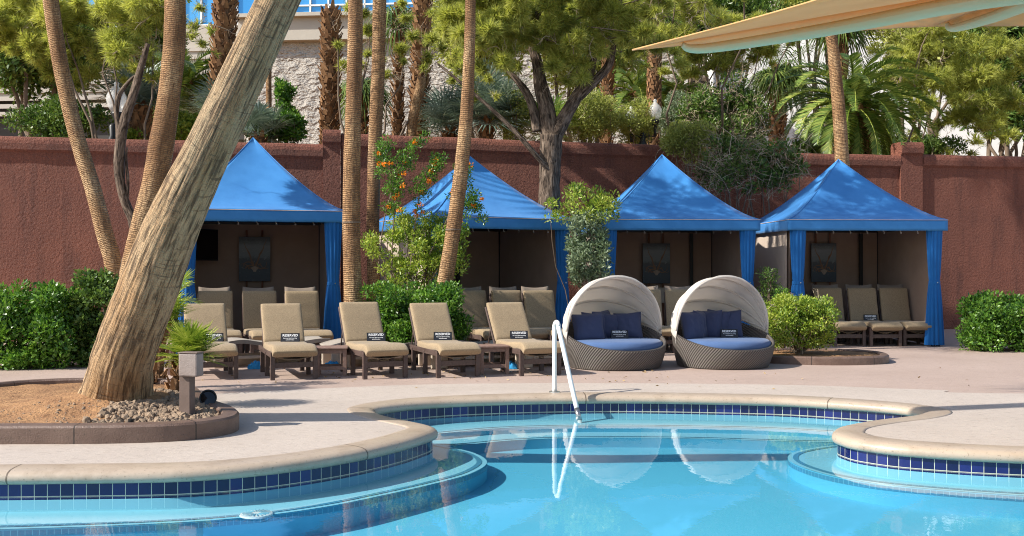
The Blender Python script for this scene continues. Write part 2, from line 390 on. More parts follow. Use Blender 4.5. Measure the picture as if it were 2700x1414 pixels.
def tilemat():
    m, t, b = _m('blue_tile'); tc = t.nodes.new('ShaderNodeTexCoord'); sp = t.nodes.new('ShaderNodeSeparateXYZ'); lk(t, tc.outputs['UV'], sp.inputs[0])
    fu = math2(t, 'FRACT', math2(t, 'DIVIDE', sp.outputs[0], .098)); fv = math2(t, 'FRACT', math2(t, 'DIVIDE', sp.outputs[1], .098))
    def edge(f, wd): return math2(t, 'LESS_THAN', math2(t, 'MINIMUM', f, math2(t, 'SUBTRACT', 1.0, f)), wd)
    g = math2(t, 'MAXIMUM', edge(fu, .028), edge(fv, .03))
    cell = t.nodes.new('ShaderNodeTexWhiteNoise'); cell.noise_dimensions = '1D'; lk(t, math2(t, 'FLOOR', math2(t, 'DIVIDE', sp.outputs[0], .098)), cell.inputs['W'])
    blue = ramp(t, cell.outputs['Value'], [(0, (.004,.006,.045)), (.6, (.007,.010,.08)), (1, (.014,.02,.13))])
    lk(t, mixc(t, g, blue, (.50,.48,.38)), b.inputs['Base Color']); lk(t, math2(t, 'MULTIPLY_ADD', g, .6, .12), b.inputs['Roughness'])
    m, t, b = _m('step_tile'); tc = t.nodes.new('ShaderNodeTexCoord'); sp = t.nodes.new('ShaderNodeSeparateXYZ'); lk(t, tc.outputs['UV'], sp.inputs[0])
    fu = math2(t, 'FRACT', math2(t, 'DIVIDE', sp.outputs[0], .05)); g = math2(t, 'LESS_THAN', fu, .09)
    lk(t, mixc(t, g, (.06,.25,.38), (.2,.5,.62)), b.inputs['Base Color'])
tilemat()
def poolmat(name, c1, c2):
    m, t, b = _m(name); v = coord(t)
    lk(t, ramp(t, noise(t, v, .35, 4, .5), [(.3, c1), (.7, c2)]), b.inputs['Base Color']); b.inputs['Roughness'].default_value = .8; b.inputs['Specular IOR Level'].default_value = .1
poolmat('pool_floor', (.11,.45,.62), (.13,.49,.66)); poolmat('pool_bench', (.24,.55,.67), (.28,.59,.70))
def watermat():
    m, t, b = _m('water'); t.nodes.remove(b)
    gm = t.nodes.new('ShaderNodeNewGeometry'); dp = t.nodes.new('ShaderNodeVectorMath'); dp.operation = 'DOT_PRODUCT'
    lk(t, gm.outputs['Incoming'], dp.inputs[0]); lk(t, gm.outputs['Normal'], dp.inputs[1])
    om = math2(t, 'SUBTRACT', 1.0, math2(t, 'ABSOLUTE', dp.outputs['Value'])); fres = math2(t, 'MULTIPLY_ADD', math2(t, 'POWER', om, 4.3), .98, .02)
    v = coord(t, 'Object', (1, .55, 1)); h = math2(t, 'ADD', noise(t, v, 1.3, 3, .5), math2(t, 'MULTIPLY', noise(t, v, 9, 3, .6), .16))
    bp = t.nodes.new('ShaderNodeBump'); bp.inputs['Strength'].default_value = .28; bp.inputs['Distance'].default_value = .010; lk(t, h, bp.inputs['Height'])
    gl = t.nodes.new('ShaderNodeBsdfGlossy'); gl.inputs['Roughness'].default_value = .012; lk(t, bp.outputs[0], gl.inputs['Normal'])
    tr = t.nodes.new('ShaderNodeBsdfTransparent'); tr.inputs[0].default_value = (.86,.97,1.0,1)
    mx = t.nodes.new('ShaderNodeMixShader'); lk(t, fres, mx.inputs[0]); lk(t, tr.outputs[0], mx.inputs[1]); lk(t, gl.outputs[0], mx.inputs[2])
    lk(t, mx.outputs[0], [x for x in t.nodes if x.type == 'OUTPUT_MATERIAL'][0].inputs[0])
watermat()
def globemat():
    m, t, b = _m('globe_glass'); b.inputs['Base Color'].default_value = (.86,.86,.84,1); b.inputs['Roughness'].default_value = .25
    tr = t.nodes.new('ShaderNodeBsdfTransparent'); mx = t.nodes.new('ShaderNodeMixShader'); mx.inputs[0].default_value = .58
    lk(t, b.outputs[0], mx.inputs[1]); lk(t, tr.outputs[0], mx.inputs[2]); lk(t, mx.outputs[0], [x for x in t.nodes if x.type == 'OUTPUT_MATERIAL'][0].inputs[0])
globemat()
def paintmat():
    m, t, b = _m('sea_painting'); tc = t.nodes.new('ShaderNodeTexCoord'); sp = t.nodes.new('ShaderNodeSeparateXYZ'); lk(t, tc.outputs['Object'], sp.inputs[0])
    v = coord(t, 'Object', (1, 1, 2.6)); n = noise(t, v, 7, 6, .7, 1.2)
    z = math2(t, 'MULTIPLY_ADD', sp.outputs[2], 1.1, math2(t, 'MULTIPLY', math2(t, 'SUBTRACT', n, .5), .25))
    base = ramp(t, math2(t, 'ADD', z, .5), [(.05, (.03,.045,.06)), (.38, (.045,.07,.09)), (.5, (.07,.08,.09)), (.56, (.17,.20,.21)), (.8, (.22,.245,.26)), (.95, (.06,.07,.08))])
    col = mixc(t, ramp(t, n, [(.60, (0,0,0)), (.68, (.45,.45,.45))]), base, (.35,.36,.36))
    lk(t, col, b.inputs['Base Color']); b.inputs['Roughness'].default_value = .5
paintmat()
simple('paint_stroke', (.16,.075,.035), (.28,.16,.09), 12, .6, 0)
simple('paint_foam', (.40,.33,.26), (.3,.22,.15), 16, .6, 0)

# ------------------------------------------------------------------ ground and pool
POOL = [(-12,6.2),(-9,6.9),(-6.2,7.5),(-4.5,7.86),(-3.6,7.94),(-3.1,7.97),(-2.6,8.02),(-2.16,8.17),(-1.72,8.47),(-1.325,8.88),(-1.03,9.33),(-.86,9.70),(-.77,10.0),
        (-.84,10.25),(-1.03,10.5),(-1.30,10.83),(-1.5,11.18),(-1.56,11.5),(-1.38,11.85),(-1.0,12.17),(-.4,12.42),(.416,12.6),(1.285,12.66),(2.1,12.6),(3.2,12.40),
        (3.95,12.02),(4.42,11.62),(4.52,11.25),(4.25,10.92),(3.75,10.6),(3.3,10.22),(3.10,9.85),(3.09,9.6),(3.18,9.36),(3.5,9.07),(4.2,8.8),(5.3,8.6),(7,8.42),(9.5,8.2),(12,7.6),
        (13.5,5.5),(11,2.8),(5,2.0),(0,1.8),(-6,2.0),(-12,2.8),(-14,4.5)]
# order runs left -> right along the far side, i.e. clockwise seen from above: left of travel = outwards
pool = crom(POOL, 8, True)
coping_out = offset2(pool, .25)
MB().poly([(-160,-40),(160,-40),(160,56),(11,26.6),(-9,22.6),(-160,-7)], 0.0, [coping_out]).build('deck', M['deck_pink']); tag(COL.objects[-1], kind='structure')
MB().poly([(-400,-400),(400,-400),(400,900),(-400,900)], -2.6).build('ground', M['soil']); tag(COL.objects[-1], kind='structure')
band = crom([(-30,9.5),(-9,11.6),(-5.2,12.2),(-3.8,12.72),(-2.45,13.36),(-.8,13.87),(1.53,13.95),(3.82,13.72),(5.4,13.2),(8,12.7),(30,12)], 8)
surround = [tuple(p) for p in band]+[(30,-10),(-30,-10)]
MB().poly(surround, 0.005, [coping_out]).build('pool_surround', M['deck_pale']); tag(COL.objects[-1], kind='structure')

seg = np.linalg.norm(np.roll(pool, -1, 0)-pool, axis=1); arc = np.concatenate([[0], np.cumsum(seg)])
def ring(profile, name, mat, smooth=True):
    """sweep (offset, z) profile round the pool"""
    rows = []; uvs = []
    vv = 0; last = None
    for (d, z) in profile:
        q = offset2(pool, d); q = np.concatenate([q, q[:1]])
        if last is not None: vv += math.hypot(d-last[0], z-last[1])
        last = (d, z)
        rows.append(np.concatenate([q, np.full((len(q), 1), z)], 1)); uvs.append(np.stack([arc, np.full(len(q), vv)], 1))
    b = MB(); b.grid(np.array(rows), np.array(uvs).reshape(-1, 2)); return b.build(name, mat, smooth=smooth)
cope = ring([(.25,-.02),(.25,.008),(.22,.013),(.10,.012),(.02,.006),(-.025,-.008),(-.048,-.032),(-.052,-.06),(-.042,-.085),(-.02,-.098),(.01,-.10)], 'pool_coping', M['coping'])
tag(cope, kind='structure')
tl = ring([(0,-.098),(0,-.222)], 'pool_tiles', M['blue_tile'], False); tag(tl, kind='structure')
bs = ring([(.0,-.222),(-.008,-.228),(-.012,-1.5)], 'pool_wall', M['pool_bench']); tag(bs, kind='structure')
MB().poly(offset2(pool, .02), -.2).build('water', M['water']); tag(COL.objects[-1], kind='structure')
fl = np.array([[(x, y, -.46-.03*max(0, 10-y)) for x in np.linspace(-15, 15, 16)] for y in np.linspace(0, 14, 12)])
MB().grid(fl).build('pool_floor', M['pool_floor'], smooth=True); tag(COL.objects[-1], kind='structure')
def strip(pts, d0, d1, z, name, mat, kind='structure'):
    a = offset2(pts, d0, False); b = offset2(pts, d1, False); L = np.concatenate([[0], np.cumsum(np.linalg.norm(np.diff(pts, axis=0), axis=1))])
    V = np.array([np.c_[a, np.full(len(a), z)], np.c_[b, np.full(len(b), z)]]); uv = np.array([np.c_[L, L*0], np.c_[L, L*0+1]])
    return V, uv
def shelf(edge, back, z, depth, name, lines=((.05,.10),)):
    ZF = -.62
    e = crom(edge, 8); out = [tuple(p) for p in e]+[tuple(p) for p in back]
    b = MB(); b.prism(out, z-depth, z-.003)
    o = b.build(name, M['pool_floor']); tag(o, kind='structure'); b = MB(); b.poly(out, z); tag(b.build(name+'_top', M['pool_bench']), kind='structure')
    c = MB()
    for (a, d) in lines:
        V, uv = strip(e, a, d, z+.004, None, None); c.grid(V, uv.reshape(-1, 2))
    V = np.array([np.c_[offset2(e, -.003, False), np.full(len(e), z-.012)], np.c_[offset2(e, -.003, False), np.full(len(e), z-.05)]])
    L = np.concatenate([[0], np.cumsum(np.linalg.norm(np.diff(e, axis=0), axis=1))]); c.grid(V, np.array([np.c_[L, L*0], np.c_[L, L*0+1]]).reshape(-1, 2))
    tag(c.build('step_edge_tiles', M['step_tile']), kind='structure')
shelf([(-12,5.6),(-8,6.5),(-5,7.2),(-2.92,7.50),(-2.05,7.73),(-1.48,8.08),(-1.05,8.52),(-.66,8.98),(-.37,9.42),(-.24,9.95),(-.38,10.45),(-.70,10.85),(-1.1,11.2)],
      [(-1.6,11.3),(-1.4,10.8),(-.95,10.3),(-1.1,9.5),(-1.8,8.6),(-2.8,8.1),(-6,7.7),(-12,6.5)], -.31, .6, 'pool_bench')
shelf([(3.95,11.1),(3.3,10.85),(2.87,10.5),(2.70,10.1),(2.74,9.65),(2.95,9.2),(3.35,8.85),(4.2,8.5),(5.3,8.3),(8,8.0),(12,7.3)],
      [(12,7.9),(7,8.6),(4.2,9.0),(3.4,9.4),(3.25,9.9),(3.5,10.5),(4.1,11.0)], -.31, .6, 'pool_bench')
shelf([(-1.5,11.3),(-.9,11.45),(-.2,11.85),(.5,12.0),(1.3,12.03),(2.1,11.97),(2.9,11.85),(3.6,11.6)][::-1], [(-1.6,11.6),(-.4,12.5),(1.2,12.75),(3.2,12.5),(4.0,12.1)], -.28, .8, 'pool_step', ((-.085,-.06),))
shelf([(-1.45,11.1),(-.7,11.1),(0,11.45),(.6,11.6),(1.3,11.63),(2.1,11.57),(3.0,11.4),(3.8,11.3)][::-1], [(-1.6,11.6),(-.4,12.5),(1.2,12.75),(3.2,12.5),(4.2,11.9)], -.35, .8, 'pool_step', ((-.085,-.06),))
# drain cover on the bench
dc = G(645, 1296, -.305); b = MB(); b.lathe([(.0,0),(.125,0),(.12,.012),(.02,.018),(0,.018)], tuple(dc), 32)
d = b.build('pool_drain_cover', M['white_paint'], smooth=False); tag(d, 'round white grille under the water by the left pool bench', 'drain cover')
b = MB()
for k in range(20):
    a = k*math.tau/20; b.box((dc.x+.07*math.cos(a), dc.y+.07*math.sin(a), dc.z+.020), (.07,.006,.004), Matrix.Rotation(a, 3, 'Z'))
s_ = b.build('slot', M['step_tile'], d)

# ------------------------------------------------------------------ red garden wall
def wall_seg(name, x0, x1, top, label, thick=.32, y_add=0, cap=.06, caph=.30, top2=None):
    y0, y1 = 23.3+.20*(x0+4.24)+y_add, 23.3+.20*(x1+4.24)+y_add; top2 = top2 or top
    dx, dy = x1-x0, y1-y0; L = math.hypot(dx, dy); rz = math.atan2(dy, dx)
    r = .05; t = top
    prof = [(0,-.1),(0,t-caph-.04),(-.02,t-caph-.02),(-cap,t-caph+.02),(-cap-.012,t-caph*.5),(-cap,t-.08),(-cap+.035,t-.025),(-cap+.09,t),(thick+cap-.09,t),(thick+cap-.03,t-.03),(thick+cap,t-.09),(thick+cap,t-caph),(thick,t-caph-.03),(thick,-.1)]
    n = max(2, int(L/.25)); V = []
    for i in range(n+1):
        x = L*i/n; V.append([(x, p[0]+.010*mnoise.noise(Vector((x*1.3, p[1]*1.1, top))), p[1]+(.012*mnoise.noise(Vector((x*.8, 3, top))) +(top2-top)*i/n if p[1] > 1 else 0)) for p in prof])
    b = MB(); b.grid(np.array(V), closed=True)
    b.add(V[0], [list(range(len(prof)))[::-1]]); b.add(V[-1], [list(range(len(prof)))])
    o = b.build(name, M['red_stucco'], loc=(x0, y0, 0), rot=(0, 0, rz))
    return tag(o, label, 'wall')
wall_seg('garden_wall', -24, -4.26, 4.42, 'lower left stretch of the red stucco wall behind the first blue cabana', top2=4.35)
wall_seg('garden_wall', -3.86, 6.12, 4.61, 'long middle stretch of red stucco wall behind two blue cabanas', top2=4.49)
wall_seg('garden_wall', 6.13, 9.79, 4.41, 'right stretch of red stucco wall behind the date palm side cabana')
wall_seg('wall_pillar', -4.255, -3.865, 4.68, 'raised stucco block between two wall stretches by the shaggy palm trunk', .36, -.05)
wall_seg('wall_pillar', 9.80, 10.4, 4.74, 'raised stucco block at the right end of the wall', .40, -.06)
wall_seg('garden_wall', 10.41, 30, 4.45, 'far right stretch of red stucco wall beyond the raised block')
MB().poly([(-60,12.6),(-24,19.7),(-4,23.7),(12,26.9),(60,36.5),(60,140),(-60,140)], 2.6).build('planting_ground', M['soil']); tag(COL.objects[-1], kind='structure')

# ------------------------------------------------------------------ buildings behind
def bldg():
    e = empty('resort_building', (0, 46, 0), R(-5), 'long tan rock textured building with smooth cornice behind the palms', 'building')
    Y = 46
    x0, x1 = PX(596, Y), PX(1700, Y); zt = CAMZ+(CY-95)/F*Y
    b = MB(); n, m_ = 60, 30
    b.box(((x0+x1)/2, 1.5, zt/2), (x1-x0, 3, zt)); b.build('rock_wall', M['tan_rockwall'], e)
    zc0, zc1 = zt, CAMZ+(CY-38)/F*Y
    b = MB(); b.box(((x0+x1)/2, 1.3, (zc0+zc1)/2), (x1-x0+.3, 3.4, zc1-zc0)); b.box(((x0+x1)/2, 1.2, zc1+.08), (x1-x0+.6, 3.8, .16)); b.build('cornice', M['smooth_concrete'], e)
    # glazed floor above
    b = MB(); b.box(((x0+x1)/2, 3.2, zc1+2.0), (x1-x0, .3, 3.6)); b.build('glazing', M['blue_glass'], e)
    b = MB()
    for i in range(22): b.box((x0+(x1-x0)*(i+.5)/22, 3.0, zc1+2.0), (.07, .12, 3.6))
    for z in (.25, 1.4): b.box(((x0+x1)/2, 3.0, zc1+z), (x1-x0, .12, .07))
    b.build('window_frame', M['white_wall'], e)
    b = MB(); b.box((PX(632, Y), 2.8, zc1+1.0), (.95, .2, 1.9)); b.build('red_panel', M['red_panel'], e)
    # left wing : smooth louvred
    xl = -18.5
    b = MB(); zw = CAMZ+(CY-42)/F*Y; b.box(((xl-8+x0)/2, 1.7, (zw+9.6)/2), (x0-xl+8-.02, 2.6, zw-9.6)); b.build('wing_wall', M['smooth_concrete'], e)
    b = MB()
    for k in range(9): b.box(((xl-8+x0)/2, .36, zw-1.1-k*.36), (x0-xl+7.6, .08, .20))
    b.build('louvre', M['pale_concrete'], e)
    b = MB(); b.box(((xl-8+x0)/2, 1.9, 5.2), (x0-xl+8-.04, 2.2, 8.7)); b.build('dark_recess', M['dark_opening'], e)
    b = MB(); b.box(((xl-8+x0)/2, 3.0, zw+1.8), (x0-xl+8, .3, 3.4)); b.build('upper_glazing', M['blue_glass'], e)
    b = MB()
    for i in range(16): b.box((xl-8+(x0-xl+8)*(i+.5)/16, 2.8, zw+1.8), (.07, .12, 3.4))
    for z in (.1, .5): b.box(((xl-8+x0)/2, 2.5, zw+z), (x0-xl+8, .12, .08))
    b.build('window_frame', M['white_wall'], e)
bldg()
# white building at right
e = empty('white_hall', (PX(2140, 50), 50, 0), R(-8), 'large white hall with stepped roof behind the date palm', 'building')
b = MB(); b.box((2, 3, 7.0), (17, 8, 14.0)); b.build('wall', M['white_wall'], e)
b = MB()
for k in range(3): b.box((2-.5*k, 2.6, 14.15+k*.55), (17.6-k*1.2, 8.2, .5))
b.build('roof', M['pale_concrete'], e)
b = MB(); b.box((2, -1.2, 2.2), (17.6, .5, 4.4)); b.build('base_course', M['pale_concrete'], e)
def hotel(name, x, ytop, Y, nx, nz, label, cw=3.4, fh=3.1):
    e = empty(name, (PX(x, Y), Y, 0), 0, label, 'building'); zt = CAMZ+(CY-ytop)/F*Y
    W = nx*cw; b = MB(); b.box((0, 6, zt/2), (W, 8, zt)); b.build('wall', M['pale_concrete'], e)
    sl_, ra = MB(), MB()
    for k in range(nz):
        z = zt-k*fh; sl_.box((0, 1.2, z-.15), (W+.6, 2.6, .3))
        for i in range(nx+1): sl_.box((-W/2+i*cw, 1.2, z-fh/2), (.35, 2.4, fh-.3))
        for i in range(nx):
            
            wi = MB(); wi.box((-W/2+(i+.5)*cw, 1.95, z-fh*.5-.1), (cw*.62, .1, fh*.66)); wi.build('window', M['dark_opening'], e)
            for q in range(14): ra.box((-W/2+(i+.06+.88*q/13)*cw, 0, z-fh+.62), (.05, .05, .9))
            ra.box((-W/2+(i+.5)*cw, 0, z-fh+1.1), (cw*.92, .07, .07))
    sl_.build('balcony_slab', M['white_wall'], e); ra.build('railing', M['white_wall'], e)
hotel('hotel_tower', 1760, 60, 130, 5, 9, 'distant hotel with white railed balconies seen above the middle shrubs')
hotel('hotel_tower', 2240, 10, 120, 4, 11, 'distant hotel with dark balconies above the white hall roof')

# ------------------------------------------------------------------ vegetation builders
def leaf_quads(c, d, L, W, fold=.12):
    n = len(c); L = np.broadcast_to(L, n)[:, None]; W = np.broadcast_to(W, n)[:, None]
    s = unit(np.cross(d, rdir(n))); u = np.cross(s, d)
    return np.stack([c, c+d*L*.5+s*W*.5+u*W*fold, c+d*L, c+d*L*.5-s*W*.5+u*W*fold], 1)
def lobes_in(center, rad, k, lr, flat=1.0, lo=0.0, box=False):
    out = []
    while len(out) < k:
        p = rng.uniform(-1, 1, 3)
        n = np.linalg.norm(p)
        if (n > 1 and not box) or (box and np.sum(np.abs(p)**3.5) > 1.3): continue
        out.append((np.array(center)+p*np.array(rad), lr*rng.uniform(.65, 1.25)))
    return out
def leafy(lobes, n_per, L, W, mat, name='foliage', parent=None, up=.35, flat=.8, shell=.35):
    C, D = [], []
    for (c, r) in lobes:
        n = int(n_per*(r/np.mean([q[1] for q in lobes]))**2)
        d = rdir(n); rr = r*(1-np.abs(rng.normal(0, shell, n))).clip(.1, 1.15)
        p = c+d*rr[:, None]*np.array([1, 1, flat]); C.append(p); D.append(unit(d*.7+rdir(n)*.8+np.array([0, 0, up])))
    C, D = np.concatenate(C), np.concatenate(D); n = len(C)
    return fast(name, leaf_quads(C, D, L*rng.uniform(.6, 1.3, n), W*rng.uniform(.7, 1.2, n)), 4, mat, parent)
def needles(lobes, tufts, nn, L, W, mat, name='foliage', parent=None, flat=.7):
    C, D = [], []
    for (c, r) in lobes:
        n = int(tufts*(r/np.mean([q[1] for q in lobes]))**2)
        d = rdir(n); rr = r*rng.uniform(.25, 1, n)**.5
        C.append(c+d*rr[:, None]*np.array([1, 1, flat])); D.append(unit(d+rdir(n)*.5+np.array([0, 0, .35])))
    C, D = np.concatenate(C), np.concatenate(D)
    C = np.repeat(C, nn, 0); D = np.repeat(D, nn, 0); n = len(C)
    dd = unit(D+rdir(n)*.62); base = C-D*rng.uniform(0, L*.9, n)[:, None]
    s = unit(np.cross(dd, rdir(n))); ln = (L*rng.uniform(.6, 1.2, n))[:, None]
    V = np.stack([base-s*W/2, base+s*W/2, base+dd*ln+np.array([0, 0, -.02])], 1)
    return fast(name, V, 3, mat, parent)
def wig(a, b, n=6, amp=.08, sag=0.0):
    a, b = np.array(a, float), np.array(b, float); L = np.linalg.norm(b-a); t = np.linspace(0, 1, n)[:, None]
    o = np.cumsum(rng.normal(0, amp*L/n*1.6, (n, 3)), 0); o -= t*o[-1]
    p = a+(b-a)*t+o*1.0; p[:, 2] -= sag*L*np.sin(t[:, 0]*math.pi); return p
def twigs(lobes, n, L, r, mat, name='twigs', parent=None, bend=.5):
    b = MB()
    for _ in range(n):
        c, rr = lobes[rng.integers(len(lobes))]; p = c+rdir(1)[0]*rr*rng.uniform(.2, 1); d = unit(rdir(1)[0]+np.array([0, 0, -.1])); q = p+d*L*rng.uniform(.4, 1.2)
        b.tube(wig(p, q, 5, .35), np.linspace(r, r*.4, 5), 4, False)
        for _k in range(3):
            m_ = p+(q-p)*rng.uniform(.3, .9); b.tube(wig(m_, m_+unit(d+rdir(1)[0]*.9)*L*.4*rng.uniform(.5, 1.2), 4, .3), np.linspace(r*.6, r*.25, 4), 3, False)
    return b.build(name, mat, parent)
def limbs(base, lobes, n, r0, mat, name='branches', parent=None, amp=.12):
    b = MB(); idx = rng.permutation(len(lobes))[:n]
    for i in idx: b.tube(wig(base, lobes[i][0], 8, amp), np.linspace(r0, r0*.3, 8), 6, False)
    return b.build(name, mat, parent, smooth=True)

def frond_pinnate(base, az, el, L, droop, nl=46, ll=.42, wl=.035):
    """returns (rachis points, leaflet triangles)"""
    t = np.linspace(0, 1, 14); h = np.array([math.cos(az), math.sin(az), 0])
    ang = el-droop*t**1.25; step = L/13
    pts = [np.array(base, float)]
    for i in range(13): pts.append(pts[-1]+(h*math.cos(ang[i])+np.array([0, 0, 1])*math.sin(ang[i]))*step)
    pts = np.array(pts); T = unit(np.gradient(pts, axis=0)); side = np.array([-h[1], h[0], 0]); tri = []
    for s in (1, -1):
        u = np.linspace(.12, .995, nl); k = u*13; i0 = np.minimum(k.astype(int), 12); fr = (k-i0)[:, None]
        p = pts[i0]*(1-fr)+pts[i0+1]*fr; tt = T[i0]; up = unit(np.cross(side, tt))*-1
        up = np.where(up[:, 2:3] < 0, -up, up)
        l = ll*(np.sin(np.clip(u, 0, 1)*math.pi*.86+.28)**.7)*rng.uniform(.85, 1.1, nl)
        d = unit(side*s*.85+tt*.75+up*.32+rng.normal(0, .09, (nl, 3))); w2 = unit(np.cross(d, up))*wl/2
        tip = p+d*l[:, None]; tip[:, 2] -= l*.12
        tri.append(np.stack([p-w2, p+w2, p+d*l[:, None]*.6+w2*.8, tip], 1))
    return pts, np.concatenate(tri)
def fan_leaf(base, d, pet, rad, seg_n=26, droop=.35, wl=.05, spread=2.6):
    d = unit(np.array(d, float)); c = np.array(base)+d*pet
    side = unit(np.cross(d, [0, 0, 1.0]) if abs(d[2]) < .95 else np.array([1.0, 0, 0])); nrm = np.cross(side, d); Q = []
    a = np.linspace(-spread, spread, seg_n)+rng.normal(0, .03, seg_n)
    dd = unit(np.cos(a)[:, None]*d+np.sin(a)[:, None]*side+nrm*(.12+.1*np.abs(np.sin(a))[:, None])); l = rad*(.72+.28*np.cos(a*.55))*rng.uniform(.9, 1.08, seg_n)
    w2 = unit(np.cross(dd, nrm))*wl/2
    mid = c+dd*(l*.55)[:, None]; tip = c+dd*l[:, None]; tip[:, 2] -= droop*l*rng.uniform(.5, 1.2, seg_n)
    Q.append(np.stack([c-w2*.15, mid-w2, tip, mid+w2], 1))
    return np.concatenate(Q)
def fan_head(center, n, pet, rad, mat, parent, elr=(-.5, 1.4), droop=.35, name='fronds', segn=26, wl=.05, tiny=False):
    Q = []; b = MB()
    for i in range(n):
        az = i*2.399+rng.normal(0, .2); el = elr[0]+(elr[1]-elr[0])*((i+.5)/n)+rng.normal(0, .08)
        d = np.array([math.cos(az)*math.cos(el), math.sin(az)*math.cos(el), math.sin(el)]); pp = pet*rng.uniform(.8, 1.15)
        Q.append(fan_leaf(center, d, pp, rad*rng.uniform(.85, 1.1), segn, droop, wl)); c2 = np.array(center)+unit(d)*pp
        b.tube([center, (np.array(center)+c2)/2, c2], [.016, .012, .008], 4, False)
    o = fast(name, np.concatenate(Q), 4, mat, parent); b.build('stalks', mat, parent); return o
def boots_trunk(path, rad, mat, parent, dens=1.0, size=.16, name='leaf_bases', rough=1.0):
    path = crom(path, 6); L = np.concatenate([[0], np.cumsum(np.linalg.norm(np.diff(path, axis=0), axis=1))]); n = int(L[-1]*62*dens*(rad/.2)); Q = []
    for i in range(n):
        s = L[-1]*(i+.5)/n; k = min(np.searchsorted(L, s), len(path)-1); p = path[k-1]+(path[k]-path[k-1])*(s-L[k-1])/(L[k]-L[k-1]+1e-9)
        a = i*2.399+rng.normal(0, .12); rr = rad; o = np.array([math.cos(a), math.sin(a), 0]); sd = np.array([-o[1], o[0], 0])
        u = unit(np.array([0, 0, 1.0])+o*rng.uniform(.3, .85)*rough+sd*rng.normal(0, .25)); w_ = size*.42*rng.uniform(.8, 1.2); l = size*rng.uniform(.8, 1.5)
        c = p+o*rr*.93; th = o*.028
        a0, a1, b0, b1 = c-sd*w_, c+sd*w_, c+u*l-sd*w_*.45, c+u*l+sd*w_*.45
        Q += [[a0+th, a1+th, b1+th*.5, b0+th*.5], [a0, a0+th, b0+th*.5, b0], [a1+th, a1, b1, b1+th*.5], [b0+th*.5, b1+th*.5, b1-th, b0-th]]
    return fast(name, np.array(Q), 4, mat, parent)

# ------------------------------------------------------------------ palms in front of the wall
def palm_crown(top, parent, n=16, L=1.7):
    fan_head(tuple(top), n, .9, L*.75, M['fan_frond'], parent, (-.3, 1.3), .4, 'crown', 22, .06)
def smooth_palm(pts, widths, Y, label, top_extra=3.0, crown=True, seg=28, loc=None, band=None, ground=0.0, dY=0.0):
    """pts: picture points of the trunk axis from top to bottom at distance Y"""
    w3 = [P(x, y, Y+dY*(1-i/(len(pts)-1))) for i, (x, y) in enumerate(pts)][::-1]; rr = [wd/F*Y/2 for wd in widths][::-1]
    e = empty('palm_tree', (w3[0].x, w3[0].y, ground), 0, label, 'palm tree')
    base = np.array(w3[0]); pp = [np.array(q) for q in w3]
    if base[2] > ground+.05:
        d = unit(pp[0]-pp[1]); q = base.copy(); q[:2] += d[:2]*.3; q[2] = ground; pp = [q]+pp; rr = [rr[0]*1.08]+rr
    d = unit(pp[-1]-pp[-2]); pp.append(pp[-1]+unit(d+np.array([0, 0, .35]))*top_extra); rr.append(rr[-1]*.9)
    pa = crom(pp, 14); ra = np.interp(np.linspace(0, 1, len(pa)), np.linspace(0, 1, len(rr)), rr)
    off = np.array([e.location.x, e.location.y, ground]); pa = pa-off
    sd = rng.uniform(0, 50)
    pf = lambda th, L: 1+.012*math.sin(L*7+sd)*math.sin(L*2.3)+np.array([.04*mnoise.noise(Vector((math.cos(a)*1.2, math.sin(a)*1.2, L*3+sd))) for a in th])
    b = MB(); b.tube(pa, ra, seg, True, pf, sd); tr = b.build('trunk', M['bark_ringed'], e, smooth=True)
    if crown: palm_crown(pa[-1], e)
    if band:
        q = P(*band, Y); i = np.argmin(np.abs(pa[:, 2]-(q.z-ground))); b = MB(); b.tube([pa[i]-np.array([0,0,.012]), pa[i]+np.array([0,0,.012])], ra[i]*1.08, 20); b.build('wire_band', M['twig_brown'], e)
    return e
smooth_palm([(441,-20),(438,120),(424,250),(405,370),(385,480),(360,570),(335,680),(320,780)], [52,54,55,62,62,60,60,60], 17.5, 'tan ringed palm leaning left behind the huge slanting trunk')
smooth_palm([(894,-20),(893,120),(889,280),(885,420),(884,560),(886,680),(889,772)], [37,38,40,43,44,45,47], 17.0, 'upright ringed palm beside the right curtain of first cabana', band=(884, 560))
smooth_palm([(955,-20),(952,150),(945,320),(940,460),(938,580),(940,700)], [34,34,34,33,32,32], 20.2, 'thin dark ringed palm just right of the upright palm')
smooth_palm([(1184,-20),(1181,120),(1174,280),(1161,420),(1146,540),(1131,640),(1118,720),(1113,772)], [26,28,33,36,37,38,40,45], 17.2, 'golden ringed palm curving down left before the second cabana', band=(1140, 575))
smooth_palm([(2080,40),(2094,110),(2103,200),(2112,300),(2118,400),(2120,470)], [28,28,30,33,35,36], 24.6, 'slim brown palm rising behind the fourth cabana peak', top_extra=1.2)
smooth_palm([(120,-60),(150,150),(190,330),(235,480),(264,590),(284,660),(298,760)], [38,38,38,40,42,44,48], 19.5, 'short curved palm stem half hidden left of the huge slanting trunk', top_extra=1.8)

